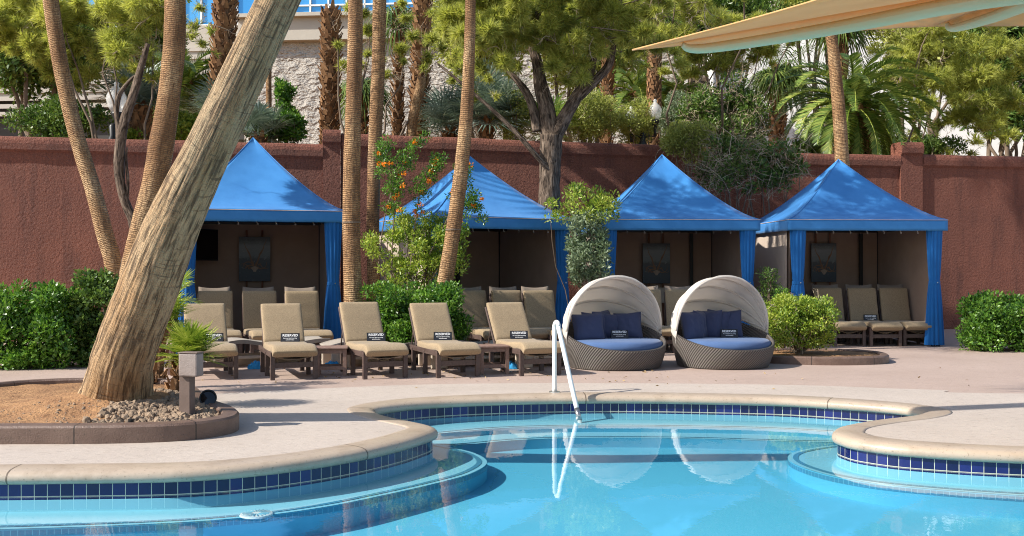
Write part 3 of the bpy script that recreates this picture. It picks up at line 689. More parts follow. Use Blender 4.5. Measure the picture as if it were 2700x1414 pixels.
# the huge leaning palm
def leaning_palm():
    Y = 10.85
    ax = [(790,-190,82),(700,0,88),(612,190,98),(522,381,106),(470,490,118),(421,600,130),(368,740,142),(316,880,150),(300,960,165),(292,1012,186)][::-1]
    base = P(288, 1012, Y); e = empty('leaning_palm_tree', (base.x, base.y, .16), 0, 'huge grey leaning palm trunk with deep fissured bark in the planter', 'palm tree')
    pp = [np.array(P(x, y, Y-1.7*min(1, i/8)))-np.array([base.x, base.y, .16]) for i, (x, y, _) in enumerate(ax)]; rr = [wd/F*Y/2*.97 for (_, _, wd) in ax]
    d = unit(pp[-1]-pp[-2])
    for k in range(1, 4): pp.append(pp[-1]+unit(d+np.array([0, 0, .2*k]))*.9); rr.append(rr[-1]*.97)
    pa = crom(pp, 26); ra = np.interp(np.linspace(0, 1, len(pa)), np.linspace(0, 1, len(rr)), rr)
    def pf(th, L):
        out = []
        for a in th:
            c, s = math.cos(a), math.sin(a)
            f = mnoise.noise(Vector((c*9, s*9, L*.9)))*.5+mnoise.noise(Vector((c*22, s*22, L*2.2)))*.4
            big = mnoise.noise(Vector((c*1.3+5, s*1.3, L*.7)))
            ringy = .012*math.sin(L*21+2.5*mnoise.noise(Vector((c*2, s*2, L))))
            flare = .09*max(0, .5-L)**1.0*(1+mnoise.noise(Vector((c*4, s*4, 0))))
            out.append(1-.032*max(0, f)**.7*1.2+.04*big+ringy*max(0, 1-L*.25)+flare)
        return np.array(out)
    b = MB(); b.tube(pa, ra, 220, True, pf); b.build('trunk', M['bark_leaning'], e, smooth=True)
    fan_head(tuple(pa[-1]), 14, 1.1, 1.2, M['fan_frond'], e, (.0, 1.3), .4, 'crown', 22, .06)
leaning_palm()

# ------------------------------------------------------------------ palms and trees beyond the wall
def shaggy(pts, width, Y, label, crown=None, zb=2.6, dens=1.0, size=.17, rough=1.0, hang=0, extra=0):
    w3 = [np.array(P(x, y, Y)) for (x, y) in pts][::-1]; r = width/F*Y/2*.82
    base = w3[0].copy(); base[2] = zb; e = empty('shaggy_palm_tree', tuple(base), 0, label, 'palm tree')
    pp = ([base] if w3[0][2] > zb+.2 else [])+w3; pp = [q-base for q in pp]
    if extra: pp.append(pp[-1]+np.array([.05, 0, extra]))
    b = MB(); b.tube(crom(pp, 5), r*.95, 12); b.build('trunk', M['bark_fibre'], e, smooth=True)
    boots_trunk(pp, r, M['boots'], e, dens, size, rough=rough)
    if crown:
        top = pp[-1]
        fan_head(tuple(top), crown, .8, 1.0, M['fan_frond'], e, (-.6, 1.35), .45, 'crown', 22, .05)
    if hang:
        fan_head(tuple(pp[-1]), hang, .5, 1.0, M['fan_frond'], e, (-1.3, -.3), .55, 'hanging_fronds', 22, .05)
    return e
shaggy([(362,-30),(358,48),(352,120),(350,200)], 44, 27, 'shaggy brown palm trunk above the left pine boughs', extra=1.5)
shaggy([(568,-30),(566,60),(560,140),(556,250),(550,350)], 60, 27, 'thick shaggy palm trunk left of the slanting trunk top', extra=1.5)
shaggy([(833,25),(832,120),(831,220),(829,345)], 48, 27.5, 'shaggy palm trunk in front of the rock textured building')
shaggy([(914,200),(912,260),(910,345)], 26, 31, 'slim shaggy palm with hanging green fronds behind the upright palm', hang=16, dens=.8)
shaggy([(1003,20),(1003,120),(1002,220),(1001,340)], 26, 29, 'slim straight shaggy palm between two ringed palms', hang=8, dens=.9)
shaggy([(1062,40),(1060,140),(1056,240),(1054,345)], 46, 28, 'bulky shaggy palm with peeling leaf bases left of pine foliage', extra=1.5)
shaggy([(1646,120),(1646,200),(1645,280),(1644,345)], 42, 32, 'stout dark palm trunk behind the clear street lamp', rough=.35, size=.12, crown=18, extra=1.0)
shaggy([(1530,120),(1529,200),(1527,300)], 26, 33, 'dark shaggy palm trunk between pine limbs and shrubs', crown=12)
shaggy([(1962,170),(1960,240),(1956,330)], 44, 34, 'shaggy palm with a drooping skirt of fan leaves right of the tangle', hang=34, crown=10)
shaggy([(2118,30),(2116,90),(2114,170)], 36, 31, 'shaggy fan palm behind the slim brown palm top', hang=20, crown=10, zb=2.6)
smooth_palm([(676,100),(676,200),(676,290),(675,345)], [14,14,15,16], 29, 'very thin bare palm stem against the rock textured building', ground=2.6, top_extra=1.0, crown=False)
smooth_palm([(1058,215),(1045,270),(1034,345)], [24,24,26], 26.5, 'short smooth palm stem leaning against the bulky shaggy palm', ground=2.6, top_extra=.2, crown=False)
smooth_palm([(2226,300),(2230,350),(2232,390)], [16,18,18], 33, 'thin pale palm stem under the date palm fronds', ground=2.6, top_extra=.3, crown=False)

def date_palm(x, y, Y, n, L, label, zb=2.6, trunk_w=70, ll=.40, elr=(-.75, 1.45), mat='date_frond'):
    c = np.array(P(x, y, Y)); base = np.array([c[0], c[1], zb]); e = empty('date_palm_tree', tuple(base), 0, label, 'palm tree'); c = c-base
    b = MB(); r = trunk_w/F*Y/2; b.tube([(0,0,0), c*.5, c], r*.9, 14); b.build('trunk', M['bark_fibre'], e, smooth=True)
    boots_trunk([np.zeros(3), c*.5, c], r, M['boots'], e, .9, .16, rough=.6)
    Q = []; rb = MB()
    for i in range(n):
        az = i*2.399+rng.normal(0, .12); el = elr[1]+(elr[0]-elr[1])*((i+.5)/n)**.8+rng.normal(0, .06)
        pts, tri = frond_pinnate(c, az, el, L*rng.uniform(.85, 1.1)*(1 if el > 0 else .9), 1.45+.35*max(0, el), 62, ll, .024)
        Q.append(tri); rb.tube(pts, np.linspace(.03, .006, len(pts)), 5, False)
    fast('crown', np.concatenate(Q), 4, M[mat], e); rb.build('frond_stalks', M['young_frond'], e, smooth=True)
    return e
date_palm(2148, 268, 28.0, 76, 2.55, 'big date palm with arching feathery fronds before the white hall')
date_palm(470, 215, 30, 46, 1.9, 'date palm with arching fronds behind the tan ringed palm', trunk_w=40)
date_palm(1600, 235, 36, 34, 1.9, 'small date palm behind the stout dark palm trunk', trunk_w=40)
date_palm(1700, 250, 37, 30, 1.6, 'low date palm below the distant balconies', trunk_w=36)

def fan_bush(x, y, Y, n, rad, label, mat='blue_frond', zb=2.6, trunk=.16, elr=(-.3, 1.35), name='fan_palm', pet=.55):
    c = np.array(P(x, y, Y)); base = np.array([c[0], c[1], zb]); c = c-base; e = empty(name, tuple(base), 0, label, 'palm')
    b = MB(); b.tube([(0,0,0), c*.5, c], trunk, 10); b.build('trunk', M['bark_fibre'], e)
    if c[2] > .3: boots_trunk([np.zeros(3), c*.5, c], trunk, M['boots'], e, 1.0, .14)
    fan_head(tuple(c), n, pet, rad, M[mat], e, elr, .18, 'crown', 30, .04); return e
fan_bush(352, 262, 25, 34, .85, 'silvery fan palm with brown fibre trunk at the upper left', 'blue_frond', trunk=.26)
fan_bush(560, 300, 27, 22, .8, 'silvery fan palm half hidden behind the slanting trunk', 'blue_frond')
fan_bush(650, 345, 25.5, 16, .6, 'low silver fan palm peeking over the wall by the first peak', 'blue_frond')
fan_bush(1225, 300, 27, 46, 1.0, 'wide silvery blue fan palm over the wall by the golden palm', 'blue_frond', pet=.7)
fan_bush(1130, 330, 27.5, 26, .8, 'smaller silvery fan palm left of the golden palm', 'blue_frond')
fan_bush(1380, 340, 27, 22, .7, 'dark fan palm low behind the pine trunk', 'date_frond')

def bush(name, cat, center, rad, k, lr, n_per, L, W, mat, label, zb, tw=0, limb=6, limb_r=.03, flat=.8, twmat='dry_twig', up=.35, twl=.5, part='crown', box=False):
    base = np.array([center[0], center[1], zb]); e = empty(name, tuple(base), 0, label, cat); c = np.array(center)-base
    lb = lobes_in(c, rad, k, lr, box=box); leafy(lb, n_per, L, W, M[mat], part, e, up, flat); limbs((0,0,0), lb, limb, limb_r, M['twig_brown'], 'stems', e)
    if tw: twigs(lb, tw, twl, .008, M[twmat], 'twigs', e)
    return e, lb
def pxbush(name, cat, x0, y0, x1, y1, Y, dep, **k):
    a, b = P(x0, y1, Y), P(x1, y0, Y); lr = k['lr']
    c = ((a.x+b.x)/2, Y, (a.z+b.z)/2); rad = (max(.05, (b.x-a.x)/2-lr*.45), dep, max(.05, (b.z-a.z)/2-lr*.4)); return bush(name, cat, c, rad, **k)

# pines
def pine(lobes_px, Y, label, trunk=None, tr_w=None, tufts=95, zb=2.6, base=None, spread=.9, L=.15, cones=0, twn=60, mat='pine_green', name='pine_tree'):
    """lobes_px: (x, y, radius_px, dY)"""
    b0 = np.array(base if base is not None else (PX(lobes_px[0][0], Y), Y, zb)); e = empty(name, tuple(b0), 0, label, 'pine tree')
    lb = []
    for (x, y, r, dy) in lobes_px:
        c = np.array(P(x, y, Y+dy))-b0; rr = r/F*(Y+dy)
        for _ in range(max(3, int((r/30)**2*1.75))): lb.append((c+rng.uniform(-1, 1, 3)*rr*np.array([.95, .8, .8]), min(.48, rr*rng.uniform(.18, .42))))
    needles(lb, tufts*.50, 14, L*1.3, .021, M[mat], 'crown', e); twigs(lb, twn, .55, .009, M['dry_twig'], 'twigs', e)
    if trunk:
        b = MB()
        for path, wd in trunk:
            pp = crom([np.array(P(x, y, Y+dy))-b0 for (x, y, dy) in path], 8); ra = np.interp(np.linspace(0, 1, len(pp)), np.linspace(0, 1, len(wd)), [q/F*Y/2 for q in wd]); sd = rng.uniform(0, 30)
            pf = lambda th, L_: 1+np.array([.10*mnoise.noise(Vector((math.cos(a)*3.5, math.sin(a)*3.5, L_*3+sd))) for a in th])
            b.tube(pp, ra, 26, True, pf, sd)
        b.build('trunk', M['bark_pine'], e, smooth=True)
        limbs(np.array(P(*trunk[1][0][-1][:2], Y))-b0, lb, 10, .025, M['twig_brown'], 'branches', e)
    else: limbs((0, 0, .0), lb, 5, .045, M['twig_brown'], 'branches', e)
    if False:
        b = MB()
        for _ in range(cones):
            c, r = lb[rng.integers(len(lb))]; p = c+rdir(1)[0]*r*.9; b.lathe([(.005,-.05),(.03,-.02),(.028,.015),(.004,.05)], tuple(p), 8)
        b.build('cones', M['cone'], e)
    return e
Yp = 22.6
bp = P(1381, 520, Yp)
pine([(1210,40,95,-1.2),(1330,30,100,-.5),(1440,40,90,-1),(1260,130,75,-.8),(1370,110,70,.6),(1430,150,60,-.6),(1290,60,80,1),(1400,20,80,1.5),(1500,60,60,1),(1350,-60,90,-1.5),(1500,-160,75,-3),(1660,-120,65,-3.2),(1600,-220,60,-2.6),(1060,-160,60,-3.4),(1160,20,60,.3),(1120,90,45,.5),(1170,230,40,.8),(1180,170,50,.5),  # boughs above the frame are added to cast dappled shade on the roofs
      (1600,30,90,-1),(1540,100,60,.8),(1660,120,60,.3),(1130,150,35,1.0),(1220,215,38,.4),(1300,190,45,.5),(1450,100,60,-.6),(1480,180,35,.3),(1560,30,80,0),(1050,30,45,1.5)], Yp,
     'big sprawling pine with forked dark trunk between second and third cabanas',
     trunk=[([(1381,560,0),(1382,470,0),(1385,400,0),(1387,340,0)], [60,52,54,58]),
            ([(1387,350,0),(1374,270,0),(1360,215,.2),(1352,160,.4),(1330,90,.5)], [50,42,36,28,20]),
            ([(1352,330,0),(1340,270,0),(1322,230,.1),(1290,190,.2),(1250,150,.2)], [26,22,20,14,8]),
            ([(1520,10,-.2),(1550,-60,-1.0),(1590,-130,-2),(1640,-150,-3)], [18,15,12,7]),  # this limb and the next run out of view, added for branch shadows
            ([(1330,90,.5),(1370,0,-.8),(1430,-90,-2),(1500,-170,-3)], [18,15,12,7]),
            ([(1392,350,0),(1418,300,-.1),(1450,245,-.2),(1478,200,-.2),(1492,130,-.2),(1512,50,-.2),(1530,-20,-.2)], [42,36,30,26,24,22,20]),
            ([(1455,245,-.2),(1500,200,-.3),(1533,160,-.4),(1545,90,-.4),(1560,-10,-.4)], [24,22,20,16,14]),
            ([(1398,445,-.1),(1370,415,-.2),(1330,370,-.3),(1285,320,-.3),(1220,260,-.3),(1150,200,-.3),(1100,160,-.2)], [16,14,13,11,9,7,5])],
     base=(bp.x, bp.y, 0), tufts=105, cones=60, twn=170)
pine([(310,60,60,0),(370,90,55,.4),(320,130,60,0),(400,130,45,.5),(360,160,45,0),(300,180,40,.3),(500,60,40,.8),(510,110,32,.6),(480,30,35,.8),(300,20,50,.4),(230,60,90,0),(150,100,90,.5),(230,160,70,.5),(60,60,110,.5)], 23.2,
     'airy yellow green pine at the upper left behind the wall', tufts=85, twn=110, cones=12)
pine([(880,20,40,0),(870,140,34,.3),(960,50,45,.6),(985,170,34,.5),(1040,90,36,1.0),(930,150,28,.8),(1060,160,28,.6)], 25.5,
     'light green pine boughs hanging among the ringed palms', tufts=70, twn=70, cones=20)
pine([(1700,50,80,0),(1790,60,80,.4),(1880,70,75,.3),(1760,130,60,.4),(1850,130,60,.5),(1950,100,60,.6),(1680,150,50,.5),(2010,80,50,.7),(1900,170,45,.5),(1620,160,40,.2),(1700,-10,70,0),(1650,10,60,-6.5),(1770,20,55,-7),(1880,-20,40,-6.5)], 27.5,
     'dense olive green pine under the orange shade sail', tufts=85, twn=150, cones=40)
pine([(2270,130,70,0),(2330,200,90,.4),(2260,200,50,.2),(2290,260,45,.5),(2400,120,120,.3),(2500,220,120,.5),(2240,90,40,.3),(2300,320,40,.2),(2450,320,90,.6)], 30,
     'rounded bright pine at the far right beside the date palm', tufts=85, twn=90)

# shrubs beyond / on the wall
pxbush('tall_shrub', 'shrub', 692, 185, 738, 290, 26.2, .25, k=26, lr=.15, n_per=75, L=.10, W=.05, mat='hedge_green', label='upright leafy green shrub against the rock textured building', zb=2.6)
pxbush('leafy_shrub', 'shrub', 690, 265, 778, 366, 26.0, .4, k=30, lr=.19, n_per=105, L=.10, W=.05, mat='hedge_green', label='broad green shrub below the upright leafy one by the first cabana peak', zb=2.6)
pxbush('leafy_shrub', 'shrub', 625, 275, 710, 362, 26.0, .4, k=14, lr=.24, n_per=220, L=.10, W=.05, mat='shrub_dark', label='round dark shrub right of the slanting trunk over the wall', zb=2.6)
pxbush('leafy_shrub', 'shrub', 430, 280, 500, 365, 25.5, .4, k=14, lr=.24, n_per=180, L=.10, W=.055, mat='lime_green', label='bright leafy shrub just left of the slanting trunk over the wall', zb=2.6)
pxbush('leafy_shrub', 'shrub', 280, 320, 350, 360, 24.4, .4, k=9, lr=.2, n_per=150, L=.08, W=.04, mat='lime_green', label='small lime shrub at the foot of the left lamp', zb=2.6)
pxbush('leafy_shrub', 'shrub', 20, 240, 280, 380, 24.2, .5, k=40, lr=.3, n_per=200, L=.1, W=.05, mat='shrub_dark', label='dark shrub mass over the wall at the far left', zb=2.6)
pxbush('wispy_shrub', 'shrub', 1405, 225, 1560, 372, 27.5, .6, k=34, lr=.34, n_per=430, L=.075, W=.03, mat='shrub_yellow', label='wispy yellow green shrub over the wall right of the pine trunk', zb=2.6, tw=50)
pxbush('wispy_shrub', 'shrub', 1540, 250, 1640, 372, 27.9, .6, k=22, lr=.30, n_per=400, L=.075, W=.03, mat='shrub_yellow', label='yellow green shrub under the hazy lamp globe', zb=2.6, tw=40)
pxbush('wispy_shrub', 'shrub', 1640, 230, 1740, 350, 29.5, .6, k=24, lr=.32, n_per=420, L=.075, W=.03, mat='grey_green', label='soft green shrub to the right of the clear lamp globe', zb=2.6, tw=30)
pxbush('wispy_shrub', 'shrub', 1660, 300, 1800, 410, 24.0, .3, k=20, lr=.28, n_per=330, L=.08, W=.035, mat='shrub_yellow', label='pale shrub spilling over the wall above the third cabana peak', zb=2.6, tw=20)
pxbush('wispy_shrub', 'shrub', 1240, 220, 1345, 355, 26.9, .5, k=18, lr=.28, n_per=330, L=.08, W=.03, mat='shrub_yellow', label='olive shrub behind the fallen grey pine branch', zb=2.6, tw=40)
pxbush('tangled_tree', 'tree', 1700, 190, 1950, 400, 27.6, .7, k=60, lr=.34, n_per=270, L=.095, W=.05, mat='shrub_dark', label='tangled dark leafy tree with bare grey twigs in front of the distant hotel', zb=2.6, tw=330, limb=16, limb_r=.045, twl=.8)
pxbush('tangled_shrub', 'shrub', 1725, 335, 2035, 500, 23.4, .3, k=60, lr=.21, n_per=120, L=.09, W=.05, mat='shrub_dark', label='dark shrub with dry twigs hanging over the red wall between two cabana peaks', zb=0, tw=300, limb=14, limb_r=.03, twl=.7)
pxbush('dense_shrub', 'shrub', 1980, 350, 2060, 400, 28.2, .5, k=16, lr=.3, n_per=200, L=.1, W=.05, mat='shrub_dark', label='dark shrub tucked under the left date palm fronds', zb=2.6)
pxbush('dense_shrub', 'shrub', 2180, 340, 2420, 400, 31.5, .6, k=30, lr=.3, n_per=200, L=.1, W=.05, mat='shrub_dark', label='low dark shrub beneath the right date palm fronds', zb=2.6)
# distant tree mass so that no empty sky shows between trunks
MASS = []
for (x0, y0, x1, y1, Y, kk, mt, lab) in [(1080,-60,1330,215,36,46,'shrub_yellow','hazy olive tree seen through the pine boughs'), (1330,-60,1640,240,38,60,'shrub_yellow','large olive tree behind the forked pine limbs'),
        (1640,-60,1960,150,40,56,'shrub_dark','dark round tree high behind the orange shade sail'), (1960,-80,2200,90,40,44,'shrub_yellow','light tree behind the slim brown palm crown'),
        (276,-60,440,160,34,30,'shrub_dark','dark tree behind the upper left pine'), (-60,-60,276,260,32,56,'shrub_dark','broad dark tree outside the left planter view'),
        (2200,-40,2420,240,38,40,'shrub_yellow','pale green tree behind the right pine'), (2400,-60,2660,380,36,60,'shrub_dark','tall dark tree behind the wall at the far right')]:
    pxbush('background_tree', 'tree', x0, y0, x1, y1, Y, 1.2, k=kk, lr=.8, n_per=300, L=.22, W=.09, mat=mt, label=lab, zb=2.6, limb=8, limb_r=.12, part='crown')

# shrubs by the cabanas
def trumpet():
    Y = 18.2; e, lb = pxbush('trumpet_flower_bush', 'bush', 905, 520, 1195, 745, Y, .45, k=84, lr=.15, n_per=120, L=.07, W=.028, mat='lime_green', label='airy bush with orange trumpet flowers before the second cabana', zb=0, limb=22, limb_r=.018)
    b0 = np.array(e.location)
    b = MB(); L2 = []
    for path in ([(985,700),(990,560),(1005,450),(1020,400),(1062,355)], [(1030,690),(1045,560),(1060,470),(1085,420),(1108,405)], [(950,690),(965,560),(985,470),(965,420),(975,365)], [(1120,650),(1160,560),(1190,500),(1198,545)], [(1080,640),(1130,540),(1165,440),(1160,430)]):
        pp = crom([np.array(P(x, y, Y-.2))-b0 for x, y in path], 6); b.tube(pp, np.linspace(.014, .004, len(pp)), 5, False)
        for q in pp[len(pp)//3:]:
            L2.append((q+rdir(1)[0]*.10, .10*rng.uniform(.7, 1.3)))
            if rng.random() < .6: L2.append((q+rdir(1)[0]*.16, .08))
    b.build('tall_stems', M['twig_brown'], e); leafy(L2, 48, .06, .022, M['hedge_green'], 'upper_leaves', e)
    fl_, C, D = [], [], []
    al = L2+lb
    for i in range(34):
        c, r = al[rng.integers(len(L2)) if i < 40 else len(L2)+rng.integers(len(lb))]; d = unit(rdir(1)[0]+np.array([0, -1.0, .2])); p = c+d*r
        for k in range(14): C.append(p+rdir(1)[0]*.035); D.append(unit(d+rdir(1)[0]*.8))
    C, D = np.array(C), np.array(D); fast('flowers', leaf_quads(C, D, .055, .03), 4, M['orange_bloom'], e)
trumpet()
pxbush('clipped_hedge', 'hedge', 898, 712, 1172, 868, 16.9, .35, k=90, lr=.20, n_per=230, L=.065, W=.036, mat='hedge_green', label='dense glossy green hedge between the two middle palms', zb=0, limb=20, limb_r=.015, box=True)
pxbush('variegated_shrub', 'shrub', 1372, 468, 1560, 560, 19.3, .35, k=44, lr=.13, box=True, n_per=46, L=.085, W=.032, mat='lime_green', label='yellow green layered shrub over the gap between second and third cabanas', zb=0, limb=5, limb_r=.012)
pxbush('variegated_shrub', 'shrub', 1428, 530, 1535, 720, 19.25, .3, k=84, lr=.13, box=True, n_per=72, L=.085, W=.032, mat='grey_green', label='grey green shrub lower down between second and third cabana curtains', zb=0, limb=5, limb_r=.012)
pxbush('dark_shrub', 'shrub', 1905, 660, 1985, 790, 20.0, .2, k=12, lr=.18, n_per=80, L=.07, W=.03, mat='shrub_dark', label='sparse dark shrub against the tan side of the fourth cabana', zb=0, limb=10)
pxbush('ferny_shrub', 'shrub', 1950, 716, 1992, 800, 18.4, .1, k=12, lr=.10, n_per=120, L=.05, W=.02, mat='hedge_green', label='feathery sprig rising behind the yellow green planter bush', zb=0, limb=8)
pxbush('planter_bush', 'bush', 1922, 752, 2098, 872, 17.5, .42, k=80, lr=.17, box=True, n_per=230, L=.05, W=.028, mat='lime_green', label='rounded yellow green bush in the low curbed bed', zb=0.1, tw=50, limb=20, twl=.3)
pxbush('dark_shrub', 'shrub', 180, 680, 312, 925, 16.5, .3, k=60, lr=.15, box=True, n_per=110, L=.08, W=.05, mat='shrub_dark', label='dark leafy shrub at the left edge behind the slanting trunk', zb=0, limb=10)
pxbush('clipped_hedge', 'hedge', -120, 720, 190, 935, 16.2, .45, k=150, lr=.19, box=True, n_per=150, L=.075, W=.04, mat='hedge_green', label='clipped hedge beyond the left planter', zb=0, limb=14)
pxbush('clipped_hedge', 'hedge', 2420, 740, 2700, 895, 19.5, .45, k=130, lr=.2, box=True, n_per=150, L=.075, W=.04, mat='hedge_green', label='clipped hedge right of the fourth cabana', zb=0, limb=14)
# twisted dark tree at the left
def twisted():
    Y = 18.0; b0 = np.array(P(310, 700, Y)); b0[2] = 0; e = empty('twisted_tree', tuple(b0), 0, 'thin dark twisted tree stem at the left edge before the wall', 'tree')
    b = MB(); 
    for path, wd in (([(300,900),(314,680),(338,620),(335,560),(312,500),(300,430),(303,360),(315,300),(338,230),(352,180),(372,110)], [30,26,24,24,22,26,26,24,22,18,12]),
                     ([(306,350),(294,290),(300,240),(325,205),(340,190)], [14,12,12,9,6]), ([(315,520),(322,470),(317,400),(320,370)], [9,8,7,3])):
        pp = crom([np.array(P(x, y, Y))-b0 for x, y in path], 7); ra = np.interp(np.linspace(0, 1, len(pp)), np.linspace(0, 1, len(wd)), [q/F*Y/2 for q in wd])
        b.tube(pp, ra, 14, True, lambda th, L_: 1+np.array([.12*mnoise.noise(Vector((math.cos(a)*2, math.sin(a)*2, L_*4))) for a in th]))
    b.build('trunk', M['bark_pine'], e, smooth=True)
    lb = [(np.array(P(x, y, Y+dy))-b0, .3) for (x, y, dy) in [(360,60,.2),(320,40,.4),(400,20,0),(290,90,.5),(420,60,.4),(350,10,-.3),(300,130,.3),(390,-40,0),(330,-50,0),(270,20,0)]]
    needles(lb, 120, 12, .15, .015, M['pine_green'], 'crown', e); twigs(lb, 30, .5, .008, M['dry_twig'], 'twigs', e)
twisted()

# ------------------------------------------------------------------ planters
def curbed(outline, h, wd, name, label, joints):
    o = crom(outline, 8, True); inn = offset2(o, wd) if True else o
    e = empty(name, (float(o[:, 0].mean()), float(o[:, 1].mean()), 0), 0, label, 'planter'); off = np.array(e.location)[:2]
    def rowz(d, z): q = offset2(o, d)-off; return np.c_[q, np.full(len(q), z)]
    V = np.array([rowz(0, -.01), rowz(0, h-.02), rowz(.02, h), rowz(wd-.02, h+.004), rowz(wd, h-.015), rowz(wd, -.01)]); Lc = np.concatenate([[0], np.cumsum(np.linalg.norm(np.diff(o, axis=0), axis=1))]); b = MB(); b.grid(V, np.stack([np.tile(Lc, 6), np.repeat(np.arange(6), len(Lc))], 1), closed=True); b.build('curb', M['curb'], e, smooth=False)
    return e, o, off
# points anticlockwise -> left of travel is inwards
pl = [(-5.6,9.15),(-4.2,9.12),(-3.45,9.16),(-2.95,9.3),(-2.66,9.62),(-2.64,10.0),(-2.85,10.5),(-3.3,11.2),(-3.72,12.2),(-4.1,12.9),(-5,13.2),(-6.2,12.8),(-6.9,11),(-6.6,9.7)]
e, o, off = curbed(pl, .165, .17, 'palm_planter', 'curved brown curbed planter at the foot of the leaning palm', 6)
inn = offset2(o, .15)-off
def mound(x, y):
    return .115+.17*math.exp(-((x+4.25)**2/.6+(y-10.75)**2/.55))+.03*mnoise.noise(Vector((x*3, y*3, 0)))+.02*mnoise.noise(Vector((x*9, y*9, 2)))
b = MB(); cx, cy = inn.mean(0)
rows = []
for k in range(26):
    t = k/25; q = np.array([cx, cy])+(inn-np.array([cx, cy]))*t; rows.append([(p[0], p[1], mound(p[0]+off[0], p[1]+off[1])) for p in q])
b.grid(np.array(rows), closed=True); b.build('soil', M['soil'], e, smooth=True)
def rock_verts(r):
    v = rdir(14)*r*np.array([1.2, .9, .65]); import itertools
    return v
def gravel(name, region, n, rs, label):
    from mathutils import Matrix as _M
    ico = [];  b = MB(); phi = (1+5**.5)/2
    iv = unit(np.array([(-1,phi,0),(1,phi,0),(-1,-phi,0),(1,-phi,0),(0,-1,phi),(0,1,phi),(0,-1,-phi),(0,1,-phi),(phi,0,-1),(phi,0,1),(-phi,0,-1),(-phi,0,1)], float))
    fc = [(0,11,5),(0,5,1),(0,1,7),(0,7,10),(0,10,11),(1,5,9),(5,11,4),(11,10,2),(10,7,6),(7,1,8),(3,9,4),(3,4,2),(3,2,6),(3,6,8),(3,8,9),(4,9,5),(2,4,11),(6,2,10),(8,6,7),(9,8,1)]
    k = 0
    while k < n:
        p = region()
        if p is None: continue
        r = rs*rng.uniform(.4, 1.3)**1.3; v = iv*r*rng.uniform(.6, 1.2, 3)*rng.uniform(.8, 1.15, (12, 1)); a = rng.uniform(0, 6.28); c, s = math.cos(a), math.sin(a)
        v = v @ np.array([[c, -s, 0], [s, c, 0], [0, 0, 1]]); b.add(v+np.array(p)+np.array([0, 0, r*.25]), fc); k += 1
    o = b.build(name, M['rock']); tag(o, label, 'gravel', kind='stuff'); return o
def reg():
    x, y = rng.uniform(-3.95, -2.75), rng.uniform(9.4, 12.3)
    if x > -2.85+.0 and y > 10.3: return None
    lim = np.interp(y, [9.2,9.4,9.6,10.0,10.5,11.2,12.2,12.6], [-3.3,-3.05,-2.86,-2.84,-3.05,-3.5,-3.95,-4.2])
    if x > lim or (x+4.25)**2+(y-10.8)**2 < .42: return None
    if y < 9.9 and x < -3.3 and rng.random() < .6: return None
    return (x, y, mound(x, y))
gravel('gravel', reg, 1500, .032, 'tan river gravel on the right side of the palm planter')
def chip():
    x, y = rng.uniform(-5.2, -3.0), rng.uniform(9.32, 10.4); return (x, y, mound(x, y)-.006)
gravel('gravel', chip, 420, .013, 'small chips scattered over orange soil at the palm foot')
# second planter
pl2 = [(4.2,16.9),(5.1,16.55),(6.0,16.75),(6.30,17.35),(6.2,18.0),(5.4,18.5),(4.5,18.3),(4.1,17.5)]
e2, o2, off2 = curbed(pl2, .13, .14, 'bush_planter', 'low brown curbed bed under the yellow green bush', 4)
inn = offset2(o2, .12)-off2; b = MB(); cx, cy = inn.mean(0)
rows = [[(p[0], p[1], .10+.02*mnoise.noise(Vector((p[0]*5, p[1]*5, 0)))) for p in np.array([cx, cy])+(inn-np.array([cx, cy]))*k/8] for k in range(9)]
b.grid(np.array(rows), closed=True); b.build('soil', M['soil'], e2, smooth=True)

# young fan palm, post with box, spotlight
fb = np.array(G(432, 985, .15)); 
def young(x, y, Y, zb, n, rad, label, pet=.22):
    c = np.array(P(x, y, Y)); base = np.array([c[0]-.18, c[1], zb]); c = c-base; e = empty('young_fan_palm', tuple(base), 0, label, 'palm')
    pp = [np.zeros(3), c*np.array([.3, .5, .5]), c]; b = MB(); b.tube(crom(pp, 5), .06, 10); b.build('trunk', M['bark_fibre'], e)
    boots_trunk(pp, .065, M['boots'], e, 1.6, .09); fan_head(tuple(c), n, pet, rad, M['young_frond'], e, (-.5, 1.4), .12, 'crown', 22, .022); return e
young(478, 892, 11.6, .13, 26, .27, 'young fan palm with spiky yellow green leaves above the box post')
young(412, 810, 12.9, .12, 20, .34, 'half hidden fan palm right behind the slanting trunk')
young(432, 742, 13.4, .0, 8, .24, 'taller fan palm with dry yellow leaf tips by the first cabana')
e = empty('utility_post', tuple(G(471, 1042, .14)), R(-14), 'brown post with a stone grey box on top in the planter', 'post')
b = MB(); b.box((0,0,.24), (.115,.10,.62)); b.build('post', M['post_brown'], e, bevel=.006)
b = MB(); b.box((.06,-.03,.485), (.20,.13,.225)); b.build('box', M['stonebox'], e, bevel=.015)
b = MB(); b.box((.06,-.03,.603), (.21,.14,.012)); b.build('lid', M['post_brown'], e, bevel=.004)
p = P(523, 1000, 10.7); e = empty('spotlight', (p.x, p.y, .14), R(18), 'round black ground spotlight beside the planter gravel', 'spotlight')
b = MB(); b.lathe([(.001,-.06),(.055,-.055),(.075,0),(.088,.06),(.088,.075),(.076,.075),(.074,.04),(.001,.035)], (0,0,0), 28); b.build('housing', M['charcoal_metal'], e, smooth=False, loc=(0,0,.06), rot=(R(70), 0, 0))
b = MB(); b.lathe([(.001,.05),(.073,.052),(.001,.056)], (0,0,0), 28); b.build('lens', M['black_glass'], e, loc=(0,0,.06), rot=(R(70), 0, 0))
b = MB(); b.tube([(0,.02,-.05),(0,.02,.04)], .018, 10); b.tube([(-.02,.03,-.0),(-.14,.06,-.02)], .02, 10); b.build('stake', M['charcoal_metal'], e)
